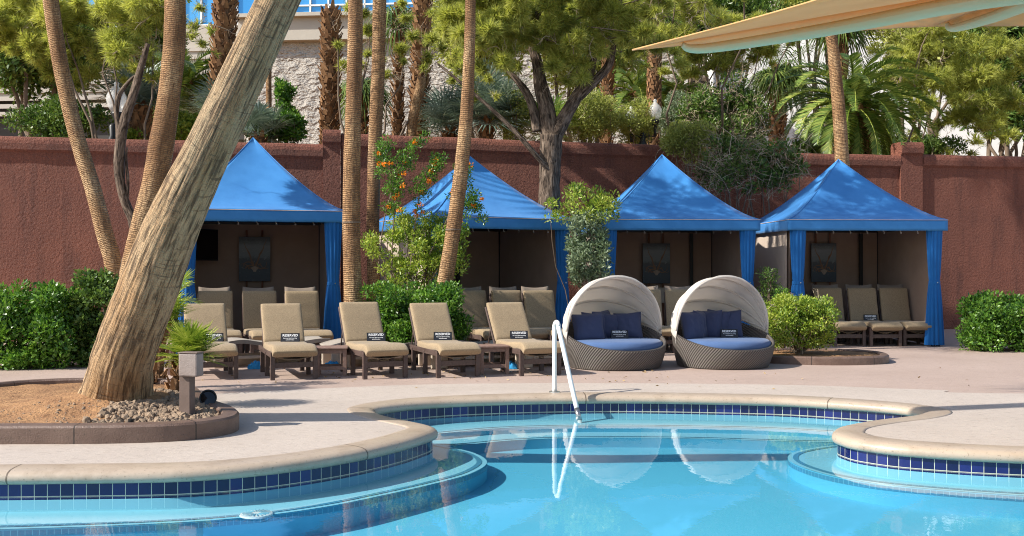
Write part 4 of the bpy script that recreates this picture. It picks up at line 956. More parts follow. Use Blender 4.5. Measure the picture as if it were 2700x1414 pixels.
p = G(330, 1066, .15); b = MB(); b.lathe([(.022,0),(.024,.03),(.03,.03),(.03,.042),(.001,.044)], tuple(p), 14); o = b.build('sprinkler_head', M['charcoal_metal'])
tag(o, 'small dark sprinkler head in the orange soil near the curb', 'sprinkler')

# ------------------------------------------------------------------ cabanas
def canopy_mesh(wd, z0, rise, sag=.05):
    h = wd/2; b = MB(); n = 16
    for f in range(4):
        a = f*math.pi/2; c, s = math.cos(a), math.sin(a); V = []
        for i in range(n+1):
            v = i/n; r = h*(1-v); z = z0+rise*v**1.32; row = []
            for j in range(n+1):
                u = -1+2*j/n; bow = sag*(1-u*u)*math.sin(math.pi*v)**.8
                x, y, zz = u*r, -r+bow*.6, z-bow*.8+.008*mnoise.noise(Vector((u*2+f*7, v*3, wd)))
                row.append((c*x-s*y, s*x+c*y, zz))
            V.append(row)
        b.grid(np.array(V))
    return b
def valance_mesh(wd, z0, hh, seed):
    h = wd/2+.004; b = MB(); n = 44
    for f in range(4):
        a = f*math.pi/2; c, s = math.cos(a), math.sin(a); V = []
        for v in np.linspace(0, 1, 5):
            row = []
            for j in range(n+1):
                u = -1+2*j/n; rip = v*(.012*mnoise.noise(Vector((u*5, f*3+seed, v*1.5)))+.006*math.sin(u*23+f)); inw = .015*v*(1-u**8)
                x, y = u*(h-.0*v), -h+rip*(1-abs(u)**6)+inw; row.append((c*x-s*y, s*x+c*y, z0-hh*v+.006*v*mnoise.noise(Vector((u*4, seed, 1)))))
            V.append(row)
        b.grid(np.array(V))
    return b
def curtain_mesh(H, wt, wm, wb, zt=1.27, folds=11, seed=0):
    n, m_ = 46, 132; V = []
    for i in range(n+1):
        z = H*(1-i/n)
        if z > zt: k = (z-zt)/(H-zt); wv = wm+(wt-wm)*k**.65
        else: k = (zt-z)/zt; wv = wm+(wb-wm)*k**.6
        row = []
        for j in range(m_):
            a = j/m_*math.tau; fo = math.sin(folds*a*1.0+seed+.7*math.sin(z*1.3+seed)+.5*math.sin(a*3+seed))
            r = 1+(.13*fo)*(.55+.45*abs(z-zt)/1.2); row.append((math.cos(a)*wv/2*r, math.sin(a)*wv/2*.55*r, z))
        V.append(row)
    b = MB(); b.grid(np.array(V), closed=True); return b
def cabana(cx, cy, wd, rot, eave, apex, label, seed, side_l=True, curtains=(1, 1), inner_l='panel_brown', cshift=0):
    e = empty('cabana', (cx, cy, 0), R(rot), label, 'cabana'); h = wd/2; z1 = eave+.215
    canopy_mesh(wd, z1, apex-z1).build('canopy', M['awning_blue'], e, smooth=True, solid=.006)
    v = valance_mesh(wd, z1, .215, seed).build('valance', M['awning_blue'], e, smooth=True, solid=.005)
    b = MB(); q = h+.012
    for a_, c_ in (((-q,-q),(q,-q)), ((q,-q),(q,q)), ((q,q),(-q,q)), ((-q,q),(-q,-q))): b.tube([(a_[0],a_[1],z1-.004), (c_[0],c_[1],z1-.004)], .0055, 6)
    b.build('piping', M['seam'], v)
    for sx, sy in ((-1,-1),(1,-1),(1,1),(-1,1)):
        b = MB(); b.tube([(sx*h*(1-v), sy*h*(1-v), z1+(apex-z1)*v**1.32+.004) for v in np.linspace(0, 1, 14)], .007, 6); b.build('hip_seam', M['awning_blue'], e)
    pi = h-.13
    for sx in (-1, 1):
        for sy in (-1, 1):
            b = MB(); b.box((sx*pi, sy*pi, (z1-.01)/2), (.055, .055, z1-.01)); b.build('post', M['charcoal_metal'], e)
    b = MB()
    for sy in (-1, 1): b.box((0, sy*pi, eave+.09), (2*pi, .04, .05)); b.box((sy*pi, 0, eave+.09), (.04, 2*pi, .05))
    for sx in (-1, 1):
        for sy in (-1, 1): b.tube([(sx*pi, sy*pi, eave+.1), (sx*.02, sy*.02, apex-.12)], .02, 6)
    b.build('roof_frame', M['charcoal_metal'], e)
    # back and side curtains of heavy cloth, outside tan, inside brown
    def sheet(p0, p1, nrm, nm, mat, zb=.02):
        V = []
        L = math.hypot(p1[0]-p0[0], p1[1]-p0[1])
        for i in range(9):
            z = zb+(eave+.10-zb)*i/8; row = []
            for j in range(31):
                t = j/30; k = .012*mnoise.noise(Vector((t*L*1.6, z*.5, seed+p0[0])))+(.006 if j % 10 == 0 else 0); row.append((p0[0]+(p1[0]-p0[0])*t+nrm[0]*k, p0[1]+(p1[1]-p0[1])*t+nrm[1]*k, z))
            V.append(row)
        b = MB(); b.grid(np.array(V)); return b.build(nm, mat, e, smooth=True)
    sheet((-pi+.03, pi-.01), (pi-.03, pi-.01), (0, 1), 'back_panel', M['panel_brown'])
    for sx in (-1, 1):
        sheet((sx*(pi-.02), -pi+.28), (sx*(pi-.02), pi-.03), (1, 0), 'side_panel', M['panel_brown'])
        sheet((sx*(pi+.035), -pi+.28), (sx*(pi+.035), pi-.03), (1, 0), 'outer_panel', M['panel_tan'])
    for sx, on in ((-1, curtains[0]), (1, curtains[1])):
        if not on: continue
        cu = curtain_mesh(eave+.05, .30, .20, .36, seed=seed+sx).build('curtain', M['curtain_blue'], e, smooth=True, loc=(sx*(pi-.09-(cshift if sx < 0 else 0)), -pi-.03, .03))
        b = MB(); b.lathe([(1,-.03),(1.06,-.028),(1.06,.028),(1,.03)], (0,0,0), 28); t = b.build('tie_band', M['curtain_blue'], cu, smooth=True, loc=(0,0,1.24)); t.scale = (.112, .068, 1)
        b = MB(); b.lathe([(.001,-.006),(.012,-.006),(.012,.006),(.001,.008)], (0,0,0), 10); b.build('button', M['steel'], cu, loc=(.03,-.074,1.24), rot=(R(90),0,0))
    for k in range(7):
        x = -pi+.45+(2*pi-.9)*k/6; b = MB(); b.tube([(x-.05,-h+.04,eave+.03),(x,-h+.045,eave-.025),(x+.0,-h+.045,eave-.035)], .003, 4)
        th = np.linspace(0, math.tau, 9); b.tube([(x+.012*math.cos(a), -h+.045, eave-.045+.012*math.sin(a)) for a in th], .003, 4, False); b.build('hook', M['steel'], e)
    return e
cabana(-5.11, 20.4, 3.2, 17, 2.41, 4.13, 'blue peaked cabana behind the slanting palm, leftmost of four', 3, cshift=.16)
cabana(-.86, 20.99, 3.1, 28, 2.30, 3.83, 'blue peaked cabana behind the golden palm and flowering bush', 11)
cabana(3.18, 21.9, 3.22, 4, 2.30, 3.96, 'blue peaked cabana behind the two round daybeds', 17)
cabana(6.95, 22.0, 3.2, 3, 2.30, 3.87, 'blue peaked cabana at the right behind the planter bush', 23)

def cab_pt(cx, cy, rot, x, y, z): a = R(rot); return (cx+x*math.cos(a)-y*math.sin(a), cy+x*math.sin(a)+y*math.cos(a), z)
def painting(cx, cy, rot, x, z, label, wd, hh, seed):
    rr = np.random.default_rng(seed)
    e = empty('painting', cab_pt(cx, cy, rot, x, 1.34, z), R(rot), label, 'painting')
    b = MB(); b.box((0,0,0), (wd, .035, hh)); b.build('canvas', M['sea_painting'], e)
    b = MB(); fo = MB()
    for k in range(11):
        s = 1 if k % 2 else -1; a = np.array([rr.uniform(-.06, .06), 0, -.14]); pts = []
        up = k < 6
        for t in np.linspace(0, 1, 12):
            if up: x_ = s*(.02+.22*t*rr.uniform(.95, 1.05)*(.4+.12*k)); z_ = -.14+t*(.30+.06*k)*.9+.02*math.sin(t*9+k)
            else: x_ = s*(.05+.20*t)+.03*math.sin(t*7+k); z_ = -.14+.10*math.sin(t*5+k)*t-.02*(k-8)
            pts.append((max(-wd/2+.02, min(wd/2-.02, x_)), -.0195, max(-hh/2+.02, min(hh/2-.03, z_))))
        pts = np.array(pts); wv = np.linspace(.017, .004, 12); T = unit(np.gradient(pts, axis=0)); N = np.stack([-T[:, 2], T[:, 0]*0, T[:, 0]], 1)*wv[:, None]; N[:, 1] = 0
        pts[:, 1] -= .0006*k; b.grid(np.array([pts+N, pts-N]))
    b.build('painted_forms', M['paint_stroke'], e)
    th = np.linspace(0, math.tau, 14)[:-1]; fo.add([(.09*math.cos(a)*(.7+.3*math.sin(3*a)), -.0275, -.21+.06*math.sin(a)) for a in th], [list(range(13))]); fo.build('painted_foam', M['paint_foam'], e)
    for s in (-1, 1):
        b = MB(); b.tube([(s*.16,.045,-z+.02),(s*.16,.045,2.36-z)], .02, 8); b.build('hanging_pole', M['copper'], e)
    return e
painting(-5.11, 20.4, 17, .10, 1.56-( (652-CY)/F*21.6), 'dark stormy sea painting in the first cabana with a television', .64, .93, 1)
painting(3.18, 21.9, 4, .16, 1.56-((663-CY)/F*23.2), 'dark stormy sea painting inside the cabana behind the daybeds', .62, .90, 2)
painting(6.95, 22.0, 3, .16, 1.56-((661-CY)/F*23.3), 'dark stormy sea painting inside the rightmost cabana', .57, .87, 3)
def tv(cx, cy, rot, x, y, z, yaw, label, wd=.95, hh=.56):
    p = cab_pt(cx, cy, rot, x, y, z); e = empty('television', p, R(rot+yaw), label, 'television')
    b = MB(); b.box((0,0,0), (wd,.05,hh)); b.build('casing', M['charcoal_metal'], e, bevel=.006)
    b = MB(); b.box((0,-.027,.008), (wd-.03,.004,hh-.04)); b.build('screen', M['black_glass'], e)
    b = MB(); b.tube([(0,.02,0),(-.1,.28,0)], .025, 8); b.build('bracket', M['charcoal_metal'], e)
tv(-5.11, 20.4, 17, -1.05, .75, 2.03, 42, 'black television tilted on the left wall of the first cabana', 1.05, .64)
tv(3.18, 21.9, 4, -1.25, .45, 2.0, 58, 'black television half hidden by the left curtain of the daybed cabana', .80, .52)
def creambox(cx, cy, rot, x, z, label):
    e = empty('wall_cabinet', cab_pt(cx, cy, rot, x, 1.25, z), R(rot), label, 'cabinet')
    b = MB(); b.box((0,0,0), (.42,.22,.34)); b.build('case', M['cream_box'], e, bevel=.008); b = MB(); b.box((0,-.114,0), (.36,.008,.28)); b.build('door', M['beige_plastic'], e, bevel=.003)
    b = MB(); b.box((.13,-.122,0), (.02,.012,.06)); b.build('handle', M['steel'], e)
creambox(-5.11, 20.4, 17, .14, .97, 'cream cabinet under the painting of the first cabana')
creambox(3.18, 21.9, 4, .18, .95, 'cream cabinet under the painting behind the daybeds')
creambox(6.95, 22.0, 3, .18, .97, 'cream cabinet under the painting in the rightmost cabana')
for args in ((3.18, 21.9, 4, .95, 'thin black inner pole in the daybed cabana'), (-.86, 20.99, 28, .35, 'thin black inner pole in the cabana behind the golden palm'), (6.95, 22.0, 3, 1.0, 'thin black inner pole in the rightmost cabana')):
    q = cab_pt(args[0], args[1], args[2], args[3], 1.30, 0); b = MB(); b.box((0,0,1.17), (.07,.07,2.34)); b.box((0,0,.01), (.14,.14,.02)); o = b.build('inner_pole', M['charcoal_metal'], loc=q, rot=(0,0,R(args[2]))); tag(o, args[4], 'pole')

# ------------------------------------------------------------------ furniture
def cushion(path, width, th, mat, name, parent, n_sub=6):
    """pillowy slab swept along a YZ path"""
    pp = crom(path, n_sub); T = unit(np.gradient(pp, axis=0)); N = np.stack([-T[:, 1], T[:, 0]], 1); n = len(pp)
    sec = []; K = 28
    for k in range(K):
        a = k/K*math.tau; c, s = math.cos(a), math.sin(a); sec.append((math.copysign(abs(c)**.22, c)*width/2, math.copysign(abs(s)**.45, s)*th/2))
    V = []
    for i in range(n):
        t = i/(n-1); e_ = min(t, 1-t)*n; sc = min(1, (.45+.55*math.sqrt(min(1, e_/1.5))) if e_ < 1.5 else 1)
        puff = 1+.10*mnoise.noise(Vector((t*5, width, th*10)))
        V.append([(x*(.985+.015*sc), pp[i][0]+N[i][0]*y*sc*puff, pp[i][1]+N[i][1]*y*sc*puff) for x, y in sec])
    b = MB(); b.grid(np.array(V), closed=True); b.add(V[0], [list(range(K))[::-1]]); b.add(V[-1], [list(range(K))]); return b.build(name, mat, parent, smooth=True)
def make_chaise(back_ang, top_sling, name='chaise_longue'):
    e = empty(name, (0,0,0)); W = .66
    for sx in (-1, 1):
        for y in (.03, .66, 1.25):
            b = MB(); hh = .385 if y < .1 else .35; b.box((sx*(W/2-.035), y, hh/2), (.062, .062, hh)); b.build('leg', M['brown_frame'], e, bevel=.004)
        b = MB(); b.box((sx*(W/2-.035), .82, .345), (.045, 1.52, .075)); b.build('side_rail', M['brown_frame'], e, bevel=.004)
    for c_, d_ in (((0,.035,.205), (W-.10,.04,.075)), ((0,1.25,.28), (W-.10,.04,.07)), ((0,.66,.30), (W-.10,.04,.06))): b = MB(); b.box(c_, d_); b.build('cross_bar', M['brown_frame'], e, bevel=.004)
    # sagging seat sling
    V = [[(x*(W/2-.06), y, .33-.05*(1-x*x)) for x in np.linspace(-1, 1, 9)] for y in np.linspace(.02, 1.0, 6)]; b = MB(); b.grid(np.array(V)); b.build('seat_sling', M['sling'], e, smooth=True, solid=.006)
    cushion([(-.09,.355),(-.03,.40),(.08,.43),(.28,.425),(.6,.40),(.9,.405),(1.03,.41)], .62, .125, M['khaki'], 'seat_cushion', e)
    a = R(back_ang); hx, hz = 1.04, .44; L = .70 if back_ang < 65 else .72
    pt = lambda s, o=0: (hx+math.cos(a)*s-math.sin(a)*o*-1*-1, hz+math.sin(a)*s+math.cos(a)*o)
    cushion([pt(0), pt(L*.3), pt(L*.65), pt(L)], .605, .095, M['khaki'], 'back_cushion', e)
    Ls = L+(.05 if top_sling else -.06)
    V = [[(x*(W/2-.05), pt(s, -.075)[0]+.03*0, pt(s, -.075)[1]) for x in np.linspace(-1, 1, 9)] for s in np.linspace(-.02, Ls, 8)]
    V = np.array(V)
    if top_sling: V[-1, :, 2] += .03*(np.linspace(-1, 1, 9)**2); V[:, :, 1] += .06; V[:, :, 2] += .02
    else: V[:, :, 1] += .05
    b = MB(); b.grid(V); b.build('back_sling', M['sling'], e, smooth=True, solid=.012)
    for sx in (-1, 1):
        b = MB(); q0, q1 = pt(-.02, -.07), pt(L*.95, -.07); b.tube([(sx*(W/2-.05), q0[0]+.05, q0[1]), (sx*(W/2-.05), q1[0]+.05, q1[1])], .018, 8)
        b.tube([(sx*(W/2-.06), pt(L*.45, -.07)[0]+.05, pt(L*.45, -.07)[1]), (sx*(W/2-.06), 1.45, .34)], .012, 6)
        b.build('back_support', M['brown_frame'], e)
    b = MB()
    for sx in (-1, 1): b.tube(wig((sx*.27,.05,.36), (sx*.22,.06,.24), 5, .2), .004, 4); b.tube(wig((sx*.24,.04,.32), (0,.05,.25), 6, .1), .004, 4)
    b.build('tie_cord', M['khaki'], e); return e
low = make_chaise(54, False); up = make_chaise(76, True)
GR, GC = 'khaki cushioned chaises in the front row', 'khaki cushioned chaises pulled up to the cabanas'
def chairs(proto, lst, group, used=[]):
    out = []
    for (x, y, rz, lab) in lst:
        o = proto if proto.name not in used else dup(proto); used.append(proto.name); o.location = (x, y, 0); o.rotation_euler = (0, 0, R(rz)); tag(o, lab, 'chaise longue', group); out.append(o)
    return out
fr = chairs(low, [(-4.16,14.45,22,'front row khaki chaise half hidden by the young fan palm'), (-3.04,14.44,20,'front row khaki chaise second from left before the first cabana'),
    (-1.78,14.58,24,'front row khaki chaise in front of the upright ringed palm'), (-.76,14.74,22,'front row khaki chaise in front of the golden palm and hedge'),
    (.42,15.0,22,'front row khaki chaise next to the white pool handrail')], GR)
low2 = make_chaise(57, False); low2.location = (-1.78, 14.58, 0); low2.rotation_euler = (0, 0, R(24)); tag(low2, fr[2]['label'], 'chaise longue', GR)
for c_ in list(fr[2].children): bpy.data.objects.remove(c_)
bpy.data.objects.remove(fr[2]); fr[2] = low2
bk = chairs(up, [(-4.95,17.7,22,'upright khaki chaise leftmost in the first cabana'), (-4.16,17.75,22,'upright khaki chaise in the middle of the first cabana'), (-3.38,17.7,22,'upright khaki chaise rightmost in the first cabana'),
    (-.24,18.1,26,'upright shadow striped khaki chaise leftmost in the second cabana'), (.42,18.15,26,'upright khaki chaise in the middle of the second cabana'), (.98,18.15,24,'upright khaki chaise rightmost in the second cabana'),
    (2.68,18.9,4,'upright khaki chaise showing between the two daybed canopies'), (3.36,18.9,4,'upright khaki chaise mostly hidden by the right daybed'),
    (6.72,20.55,4,'upright khaki chaise nearest the planter bush'), (7.42,20.5,4,'upright khaki chaise in the middle of the fourth cabana'), (8.12,20.6,4,'upright khaki chaise rightmost in the fourth cabana')], GC)

# reserved cards
def text_mesh(s, size, z, y=-.004):
    cu = bpy.data.curves.new('t', 'FONT'); cu.body = s; cu.size = size; cu.align_x = 'CENTER'; cu.offset = size*.018; cu.resolution_u = 2
    o = bpy.data.objects.new('t', cu); COL.objects.link(o); dg = bpy.context.evaluated_depsgraph_get(); me = bpy.data.meshes.new_from_object(o.evaluated_get(dg)); bpy.data.objects.remove(o)
    v = np.zeros(len(me.vertices)*3, np.float32); me.vertices.foreach_get('co', v); v = v.reshape(-1, 3); f = [list(p.vertices) for p in me.polygons]; bpy.data.meshes.remove(me)
    return np.stack([v[:, 0], np.full(len(v), y), v[:, 1]+z], 1), f
def make_sign():
    e = empty('reserved_sign', (0,0,0)); t = R(20); rot = Matrix.Rotation(-t, 3, 'X')
    b = MB(); b.box((0,0,.066), (.275,.006,.145)); b.build('card', M['sign_black'], e, rot=(-t, 0, 0))
    b = MB(); b.box((0,0,.066), (.275,.004,.145)); b.build('rear_card', M['sign_black'], e, rot=(t, 0, 0), loc=(0,.088,0))
    b = MB()
    for s, sz, z in (('RESERVED', .050, .088), ('See towel desk for pricing', .019, .056), ('and information', .019, .030)): b.add(*text_mesh(s, sz, z, -.0045))
    b.build('lettering', M['lettering'], e, rot=(-t, 0, 0)); return e
sign = make_sign(); GS = 'black RESERVED cards on loungers and daybeds'; first = [True]
def put_sign(base, lx, ly, lz, rz, lab):
    o = sign if first[0] else dup(sign); first[0] = False
    a = base.rotation_euler[2]; p = base.location; o.location = (p.x+lx*math.cos(a)-ly*math.sin(a), p.y+lx*math.sin(a)+ly*math.cos(a), lz); o.rotation_euler = (0, 0, a+R(rz)); tag(o, lab, 'sign', GS)
for o, lx, ly, lab in ((fr[0],.08,.90,'RESERVED card behind the young fan palm leaves'), (fr[1],.06,.88,'RESERVED card on the chaise second from left'), (fr[2],.12,.88,'RESERVED card on the chaise before the upright palm'),
        (fr[3],.06,.90,'RESERVED card on the chaise before the hedge'), (fr[4],.04,.92,'RESERVED card on the chaise beside the handrail'), (bk[4],.04,.90,'RESERVED card on the middle upright chaise of the second cabana'), (bk[9],.08,.92,'RESERVED card on the middle upright chaise of the fourth cabana')):
    put_sign(o, lx, ly, .462, -14, lab)

# slatted side tables
def make_table():
    e = empty('side_table', (0,0,0)); b = MB()
    for k in range(5): b.box((0, -.19+.095*k, .405), (.46, .088, .022))
    b.build('tabletop', M['brown_table'], e, bevel=.003)
    for sx in (-1, 1):
        for sy in (-1, 1): b = MB(); b.box((sx*.19, sy*.18, .197), (.055,.045,.39)); b.build('leg', M['brown_table'], e, bevel=.003)
    V = []; b = MB()
    for c_, d_, n_ in (((0,-.18,.36),(.33,.03,.06),'apron'), ((0,.18,.36),(.33,.03,.06),'apron'), ((0,-.18,.12),(.33,.03,.05),'stretcher'), ((0,.18,.12),(.33,.03,.05),'stretcher'), ((-.19,0,.36),(.03,.315,.06),'apron'), ((.19,0,.36),(.03,.315,.06),'apron')):
        b = MB(); b.box(c_, d_); b.build(n_, M['brown_table'], e, bevel=.003)
    return e
tb = make_table(); GT = 'brown slatted side tables between front chaises'
for i, (x, y, rz, lab) in enumerate([(G(838, 942).x, 15.05, 8, 'brown side table between the second and third front chaises'), (G(1238, 940).x, 15.35, 12, 'brown side table between the fourth front chaise and the handrail one'), (-4.85, 15.3, 12, 'brown side table partly behind the slanting trunk')]):
    o = tb if i == 0 else dup(tb); o.location = (x, y, 0); o.rotation_euler = (0, 0, R(rz)); tag(o, lab, 'side table', GT)

# low wavy loungers behind
def make_wavy():
    e = empty('sling_lounger', (0,0,0))
    prof = [(0,.34),(.25,.40),(.5,.42),(.8,.37),(1.05,.345),(1.35,.36),(1.7,.40),(1.9,.40)]
    pp = crom(prof, 5); V = [[(x*.30, p[0], p[1]-.02*(1-x*x)) for x in np.linspace(-1, 1, 7)] for p in pp]; b = MB(); b.grid(np.array(V)); b.build('sling', M['taupe_sling'], e, smooth=True, solid=.02)
    for sx in (-1, 1):
        V = [[(sx*.32-.02, p[0], p[1]-.05), (sx*.32+.02, p[0], p[1]-.05), (sx*.32+.02, p[0], p[1]+.012), (sx*.32-.02, p[0], p[1]+.012)] for p in pp]; b = MB(); b.grid(np.array(V), closed=True); b.build('side_rail', M['taupe_sling'], e)
        for y in (.18, 1.6): b = MB(); b.box((sx*.30, y, .155), (.05, .30, .31)); b.build('leg', M['beige_plastic'], e, bevel=.02)
    b = MB(); b.box((0,.95,.15), (.56,1.2,.05)); b.box((0,.9,.02+.06), (.06,1.1,.12)); b.build('stretcher', M['beige_plastic'], e, bevel=.01); return e
wv = make_wavy(); GW = 'low taupe sling loungers behind the front row'
for i, (x, y, rz, lab) in enumerate([(-3.95,16.5,-62,'low taupe sling lounger behind the two left front chaises'), (-2.1,16.45,-66,'low taupe sling lounger behind the first brown side table'), (-.55,16.4,-66,'low taupe sling lounger showing before the hedge'), (.75,16.5,-66,'low taupe sling lounger nearest the left daybed')]):
    o = wv if i == 0 else dup(wv); o.location = (x-.85, y-.2, 0); o.rotation_euler = (0, 0, R(rz)); tag(o, lab, 'lounger', GW)
for (x, y, z, lab) in ((-2.78,15.95,.0,'crumpled blue towel beside the third front chaise'), (-.05,16.0,.0,'crumpled blue towel under the fifth front chaise'), (-3.95,16.0,0,'crumpled blue towel between the two left chaises')):
    V = [[(.13*(u-.5)*2+.02*mnoise.noise(Vector((u*5,v*5,x))), .10*(v-.5)*2, max(0, .11*math.sin(math.pi*u)**.4*math.sin(math.pi*v)**.4+.05*mnoise.noise(Vector((u*9, v*9, x*3))))) for u in np.linspace(0, 1, 18)] for v in np.linspace(0, 1, 12)]
    b = MB(); b.grid(np.array(V)); o = b.build('towel', M['towel'], loc=(x, y, z), smooth=True); tag(o, lab, 'towel')

# ------------------------------------------------------------------ daybeds
def wickermat():
    m, t, b = _m('wicker'); tc = t.nodes.new('ShaderNodeTexCoord'); mp = t.nodes.new('ShaderNodeMapping'); lk(t, tc.outputs['UV'], mp.inputs[0]); mp.inputs['Rotation'].default_value = (0, 0, .72)
    w1 = t.nodes.new('ShaderNodeTexWave'); w1.bands_direction = 'X'; w1.inputs['Scale'].default_value = 9.5; w1.inputs['Distortion'].default_value = .4; lk(t, mp.outputs[0], w1.inputs[0])
    w2 = t.nodes.new('ShaderNodeTexWave'); w2.bands_direction = 'Y'; w2.inputs['Scale'].default_value = 30; lk(t, mp.outputs[0], w2.inputs[0])
    n = noise(t, tc.outputs['Object'], 4, 4); h = math2(t, 'ADD', w1.outputs['Fac'], math2(t, 'MULTIPLY', w2.outputs['Fac'], .4))
    col = ramp(t, math2(t, 'MULTIPLY_ADD', h, .65, math2(t, 'MULTIPLY', n, .2)), [(.15, (.03,.025,.022)), (.55, (.10,.083,.072)), (.95, (.20,.17,.15))])
    lk(t, col, b.inputs['Base Color']); b.inputs['Roughness'].default_value = .45; bump(t, b, h, .8, .012)
wickermat()
def pillow_mesh(w_, h_, t_, seed):
    n = 16; b = MB(); out = []
    for s in (1, -1):
        V = []
        for i in range(n+1):
            row = []
            for j in range(n+1):
                u, v = -1+2*i/n, -1+2*j/n; pinch = 1-.10*(1-abs(u)**2)*abs(v)**3-.10*(1-abs(v)**2)*abs(u)**3*0
                x = u*w_/2*(1-.09*(1-v*v)*0-.07*(1-abs(v))*abs(u)); z = v*h_/2*(1-.07*(1-abs(u))*abs(v))
                th = t_/2*((1-u**4)*(1-v**4))**.5; row.append((x, s*(th+.006*mnoise.noise(Vector((u*3, v*3, seed+s)))*(1-u*u)*(1-v*v)*3), z))
            V.append(row)
        b.grid(np.array(V)[:, ::s])
    return b
def make_daybed(pil, name='daybed'):
    e = empty(name, (0,0,0)); n = 96
    rim = lambda a: .30+.44*(.5+.5*math.sin(a))**1.15   # a: 90deg = back
    V, UV = [], []
    for i in range(13):
        k = i/12; row = []; uv = []
        for j in range(n+1):
            a = j/n*math.tau; r = .715+.095*math.sin(k*1.45)**.9; z = .012+(rim(a)-.012)*k; row.append((r*math.cos(a)*1.0, r*math.sin(a)*1.0, z)); uv.append((a*.76, z))
        V.append(row); UV.append(uv)
    # roll over rim and go down inside
    for (dr, dz) in ((-.012,.012),(-.035,.012),(-.05,-.005)):
        V.append([((.81+dr)*math.cos(j/n*math.tau), (.81+dr)*math.sin(j/n*math.tau), rim(j/n*math.tau)+dz) for j in range(n+1)]); UV.append([(j/n*math.tau*.76, .9+dr) for j in range(n+1)])
    V.append([(.70*math.cos(j/n*math.tau), .70*math.sin(j/n*math.tau), .24) for j in range(n+1)]); UV.append([(j/n*math.tau*.76, 1.5) for j in range(n+1)])
    b = MB(); b.grid(np.array(V), np.array(UV).reshape(-1, 2)); b.add([(.70*math.cos(j/n*math.tau), .70*math.sin(j/n*math.tau), .24) for j in range(n)], [list(range(n))]); b.build('wicker_base', M['wicker'], e, smooth=True)
    # round mattress
    pr = [(.001,.25),(.64,.25),(.73,.275),(.757,.335),(.748,.40),(.70,.432),(.5,.44),(.001,.445)]
    b = MB(); b.lathe(pr, (0,0,0), 64); b.build('mattress', M['mid_blue'], e, smooth=True)
    # folding fabric hood
    zp, R0 = .555, .83; ph = np.array([R(97), R(78), R(57), R(36), R(17)]); rows = []
    fr_ = np.linspace(0, 1, 33); U = np.linspace(0, math.pi, 41)
    for t in fr_:
        q = t*(len(ph)-1); i0 = min(int(q), len(ph)-2); f = q-i0; phi = ph[i0]*(1-f)+ph[i0+1]*f; sagk = 1-.055*math.sin(math.pi*f); row = []
        for u in U:
            rx = R0*1.0; rz = (.895 if True else 0)*sagk*(1-.10*t); x = math.cos(u)*rx*(1-.015*t); rr = math.sin(u)**.92*rz
            wr = .012*mnoise.noise(Vector((math.cos(u)*5, t*3, phi*3))); row.append((x, (rr+wr)*math.cos(phi), zp+(rr+wr)*math.sin(phi)-.18*(abs(math.cos(u))**7)*(1 if t < .12 else .6)))
        rows.append(row)
    b = MB(); b.grid(np.array(rows)); b.build('hood', M['canopy_cream'], e, smooth=True, solid=.008)
    for i, phi in enumerate(ph):
        t = i/(len(ph)-1); pts = [(math.cos(u)*R0*(.985-.015*t), (math.sin(u)**.92*.885*(1-.10*t))*math.cos(phi), zp+(math.sin(u)**.92*.885*(1-.10*t)-.012)*math.sin(phi)) for u in np.linspace(.03, math.pi-.03, 33)]
        b = MB(); b.tube(pts, .019, 8); b.build('hoop', M['canopy_cream'], e, smooth=True)
    for k, (x, y, rz, tl, w_, h_) in enumerate(pil):
        pm_ = pillow_mesh(w_*1.12, h_*1.1, .18, k).build('p', M['navy'], None, smooth=True); pm_.name = 'throw_pillow'; pm_.location = (x, y, .42+h_/2*math.cos(R(tl))*.97); pm_.rotation_euler = (R(-tl), R([-3,4,-2,5,-4][k % 5]), R(rz)); PIL.append((e, pm_))
    b = MB(); b.tube(wig((.80,-.06,.5), (.80,-.10,.18), 6, .15), .006, 5); b.tube(wig((.80,-.03,.5), (.79,-.02,.22), 6, .15), .006, 5); b.build('tie_cord', M['navy'], e)
    return e
PIL = []
bed1 = make_daybed([(-.40,.12,-8,14,.46,.42), (-.22,.30,12,12,.42,.42), (-.02,.42,30,8,.42,.44), (.10,.34,-5,12,.40,.40), (.36,.24,-22,14,.40,.42)])
bed1.location = (1.62, 16.32, 0); bed1.rotation_euler = (0, 0, R(20)); tag(bed1, 'round wicker daybed with cream hood nearest the handrail', 'daybed', 'hooded wicker daybeds')
bed2 = make_daybed([(-.46,.16,20,10,.38,.44), (-.26,.28,40,8,.38,.44), (-.05,.34,-38,8,.38,.44), (.10,.36,-52,8,.36,.44), (.28,.28,-28,12,.38,.44)])
bed2.location = (3.36, 16.5, 0); bed2.rotation_euler = (0, 0, R(18)); tag(bed2, 'round wicker daybed with cream hood nearest the planter bush', 'daybed', 'hooded wicker daybeds')
POS = ['first from the left', 'second from the left', 'in the middle', 'second from the right', 'first from the right']
for bed, nm in ((bed1, 'left daybed'), (bed2, 'right daybed')):
    k = 0
    for (e_, o_) in PIL:
        if e_ is not bed: continue
        a = bed.rotation_euler[2]; l = o_.location.copy(); o_.location = (bed.location.x+l.x*math.cos(a)-l.y*math.sin(a), bed.location.y+l.x*math.sin(a)+l.y*math.cos(a), l.z)
        o_.rotation_euler[2] += a; tag(o_, f'navy throw pillow {POS[k]} on the {nm}', 'pillow', 'navy throw pillows on the daybeds'); k += 1
put_sign(bed1, .10, .02, .446, -18, 'RESERVED card on the left daybed mattress'); put_sign(bed2, .14, .02, .446, -18, 'RESERVED card on the right daybed mattress')

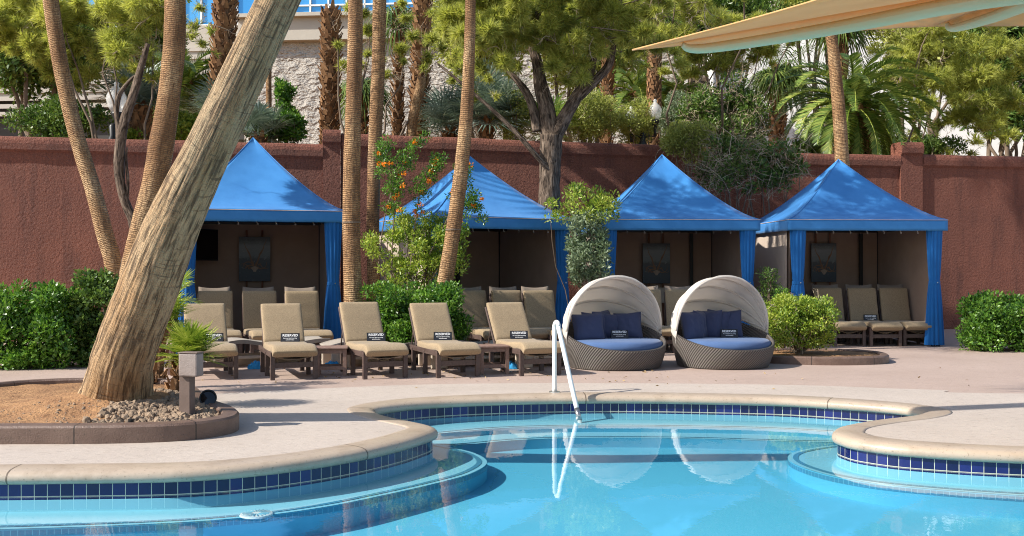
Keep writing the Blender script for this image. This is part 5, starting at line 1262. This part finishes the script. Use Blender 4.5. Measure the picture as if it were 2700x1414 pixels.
# ------------------------------------------------------------------ handrail
rb = G(1395, 988); e = empty('pool_handrail', tuple(rb), 0, 'white painted tubular handrail bending down into the pool', 'handrail')
we = G(1455, 1046, -.2); dx, dy = we.x-rb.x, we.y-rb.y
pts = [(0,0,0),(0,0,.3),(0,0,.62),(0,0,.74)]
for k in range(1, 10):
    a = math.pi*.94*k/9; r = .072; m_ = r*(1-math.cos(a)); pts.append((dx*m_/.78, dy*m_/.78, .80+.085*math.sin(a)))
end = np.array([dx, dy, -.2]); st = np.array(pts[-1]); pts += [tuple(st+(end-st)*t) for t in (.25, .5, .75, .93)]
b = MB(); b.tube(crom(pts, 4), .0285, 18); b.build('rail', M['white_paint'], e, smooth=True)
q = st+(end-st)*.92; b = MB(); b.tube([tuple(q), tuple(end+(end-st)*.05)], .032, 16); b.build('collar', M['steel'], e, smooth=True)
b = MB(); b.tube([tuple(end+(end-st)*.04), tuple(end+(end-st)*.18)], .027, 14); b.build('foot', M['white_paint'], e, smooth=True)
b = MB(); b.lathe([(.03,.004),(.07,.006),(.068,.018),(.035,.022)], (0,0,0), 24); b.build('base_plate', M['steel'], e)

n = 170; C = np.stack([rng.uniform(-4.6, 2.4, n), rng.uniform(14.0, 16.8, n), np.full(n, .012)], 1); m_ = n//4
C[:m_, 0] = rng.uniform(-2.4, 6.8, m_); C[:m_, 1] = rng.uniform(10.8, 16.5, m_); C = C[(C[:, 1] > 13.2) | (np.abs(C[:, 0]+1.95) < .3)]
D = rdir(len(C)); D[:, 2] = np.abs(D[:, 2])*.15; lf = fast('fallen_leaves', leaf_quads(C, unit(D), .05, .022), 4, M['dead_frond']); tag(lf, 'dry fallen leaves scattered on the deck round the loungers', 'leaves', kind='stuff')

# ------------------------------------------------------------------ lamps
def lamp(name, post, globes, label):
    """post: (x, ybase, Y), globes [(x, ytop, ybot)]"""
    x, yb, Y = post; b0 = P(x, yb, Y); b0.z = 2.6; e = empty(name, tuple(b0), 0, label, 'lamp post')
    zt = P(x, yb, Y).z-2.6; b = MB(); b.tube([(0,0,0),(0,0,zt+.15)], .06, 14); b.lathe([(.11,zt-.3),(.12,zt-.2),(.07,zt-.1),(.09,zt+.1),(.03,zt+.18)], (0,0,0), 14); b.build('post', M['charcoal_metal'], e, smooth=True)
    for gx, y0, y1 in globes:
        c = P(gx, y1, Y); lx, lz = c.x-b0.x, c.z-b0.z; H = (y1-y0)/F*Y
        b = MB(); b.tube(crom([(0,0,zt-.05),(lx*.5,0,zt+.03),(lx,0,zt+.02),(lx,0,lz-.28)], 5), .022, 8); b.lathe([(.05,lz-.42),(.03,lz-.34),(.05,lz-.2),(.11,lz-.06),(.115,lz)], (lx,0,0), 16); b.build('arm', M['charcoal_metal'], e, smooth=True)
        b = MB(); s = H/.62; b.lathe([(.10*s,0),(.165*s,.10*s),(.20*s,.24*s),(.195*s,.33*s),(.15*s,.42*s),(.10*s,.46*s),(.085*s,.49*s),(.05*s,.52*s),(.045*s,.55*s),(.058*s,.58*s),(.03*s,.62*s),(.001,.63*s)], (lx,0,lz), 26); b.build('globe', M['globe_glass'], e, smooth=True)
    return e
lamp('lamp_post', (1617, 345, 27.6), [(1648, 250, 302), (1588, 268, 318)], 'black lamp post with two clear acorn globes behind the wall')
lamp('lamp_post', (284, 330, 23.2), [(293, 206, 282)], 'black lamp post with one frosted acorn globe at the left edge')

# ------------------------------------------------------------------ shade sail at the top right
def sail():
    T, C2, C3 = P(1590, 126, 8.0), P(2345, 66, 9.8), P(2420, -128, 5.6); H = P(2760, -85, 8.7)
    C4, C5 = Vector((H.x+3.1, H.y+.8, 3.7)), Vector((H.x+1.6, H.y-2.8, 3.3))
    e = empty('shade_umbrella', (H.x, H.y, 0), 0, 'large orange beige fabric shade umbrella reaching in at the top right', 'shade umbrella'); o = Vector((H.x, H.y, 0)); h = H-o
    cs = [T, C2, C4, C5, C3]; b = MB(); n = 18
    for i in range(5):
        a, c = cs[i]-o, cs[(i+1) % 5]-o; V = []
        for p in range(n+1):
            t = p/n; row = []
            for q in range(n+1):
                s = q/n; ed = a.lerp(c, s); ed = ed+(h-ed)*(.14 if i == 4 or i == 0 else .10)*4*s*(1-s)*(.35 if i == 0 else .6)
                v = h.lerp(ed, t); v = v+Vector((0, 0, .10*t*0-.10*math.sin(math.pi*t)*math.sin(math.pi*s)*.5)); row.append(tuple(v))
            V.append(row)
        b.grid(np.array(V))
    b.build('canopy', M['sail'], e, smooth=True, solid=.012)
    for c in cs:
        v = c-o; pts = [h+Vector((0,0,-.16))]+[h.lerp(v, t)+Vector((0, 0, -.07-.05*math.sin(math.pi*t))) for t in (.3, .6, .85)]+[h.lerp(v, .90)+Vector((0,0,-.03))]
        b = MB(); b.tube(crom(pts, 6), np.linspace(.085, .022, 25), 18); b.build('arm', M['mint_paint'], e, smooth=True)
    b = MB(); b.tube([(0,0,0),(0,0,h.z-.1)], .09, 20); b.lathe([(.2,0),(.2,.02),(.1,.03)], (0,0,0), 20); b.build('pole', M['mint_paint'], e, smooth=True)
sail()
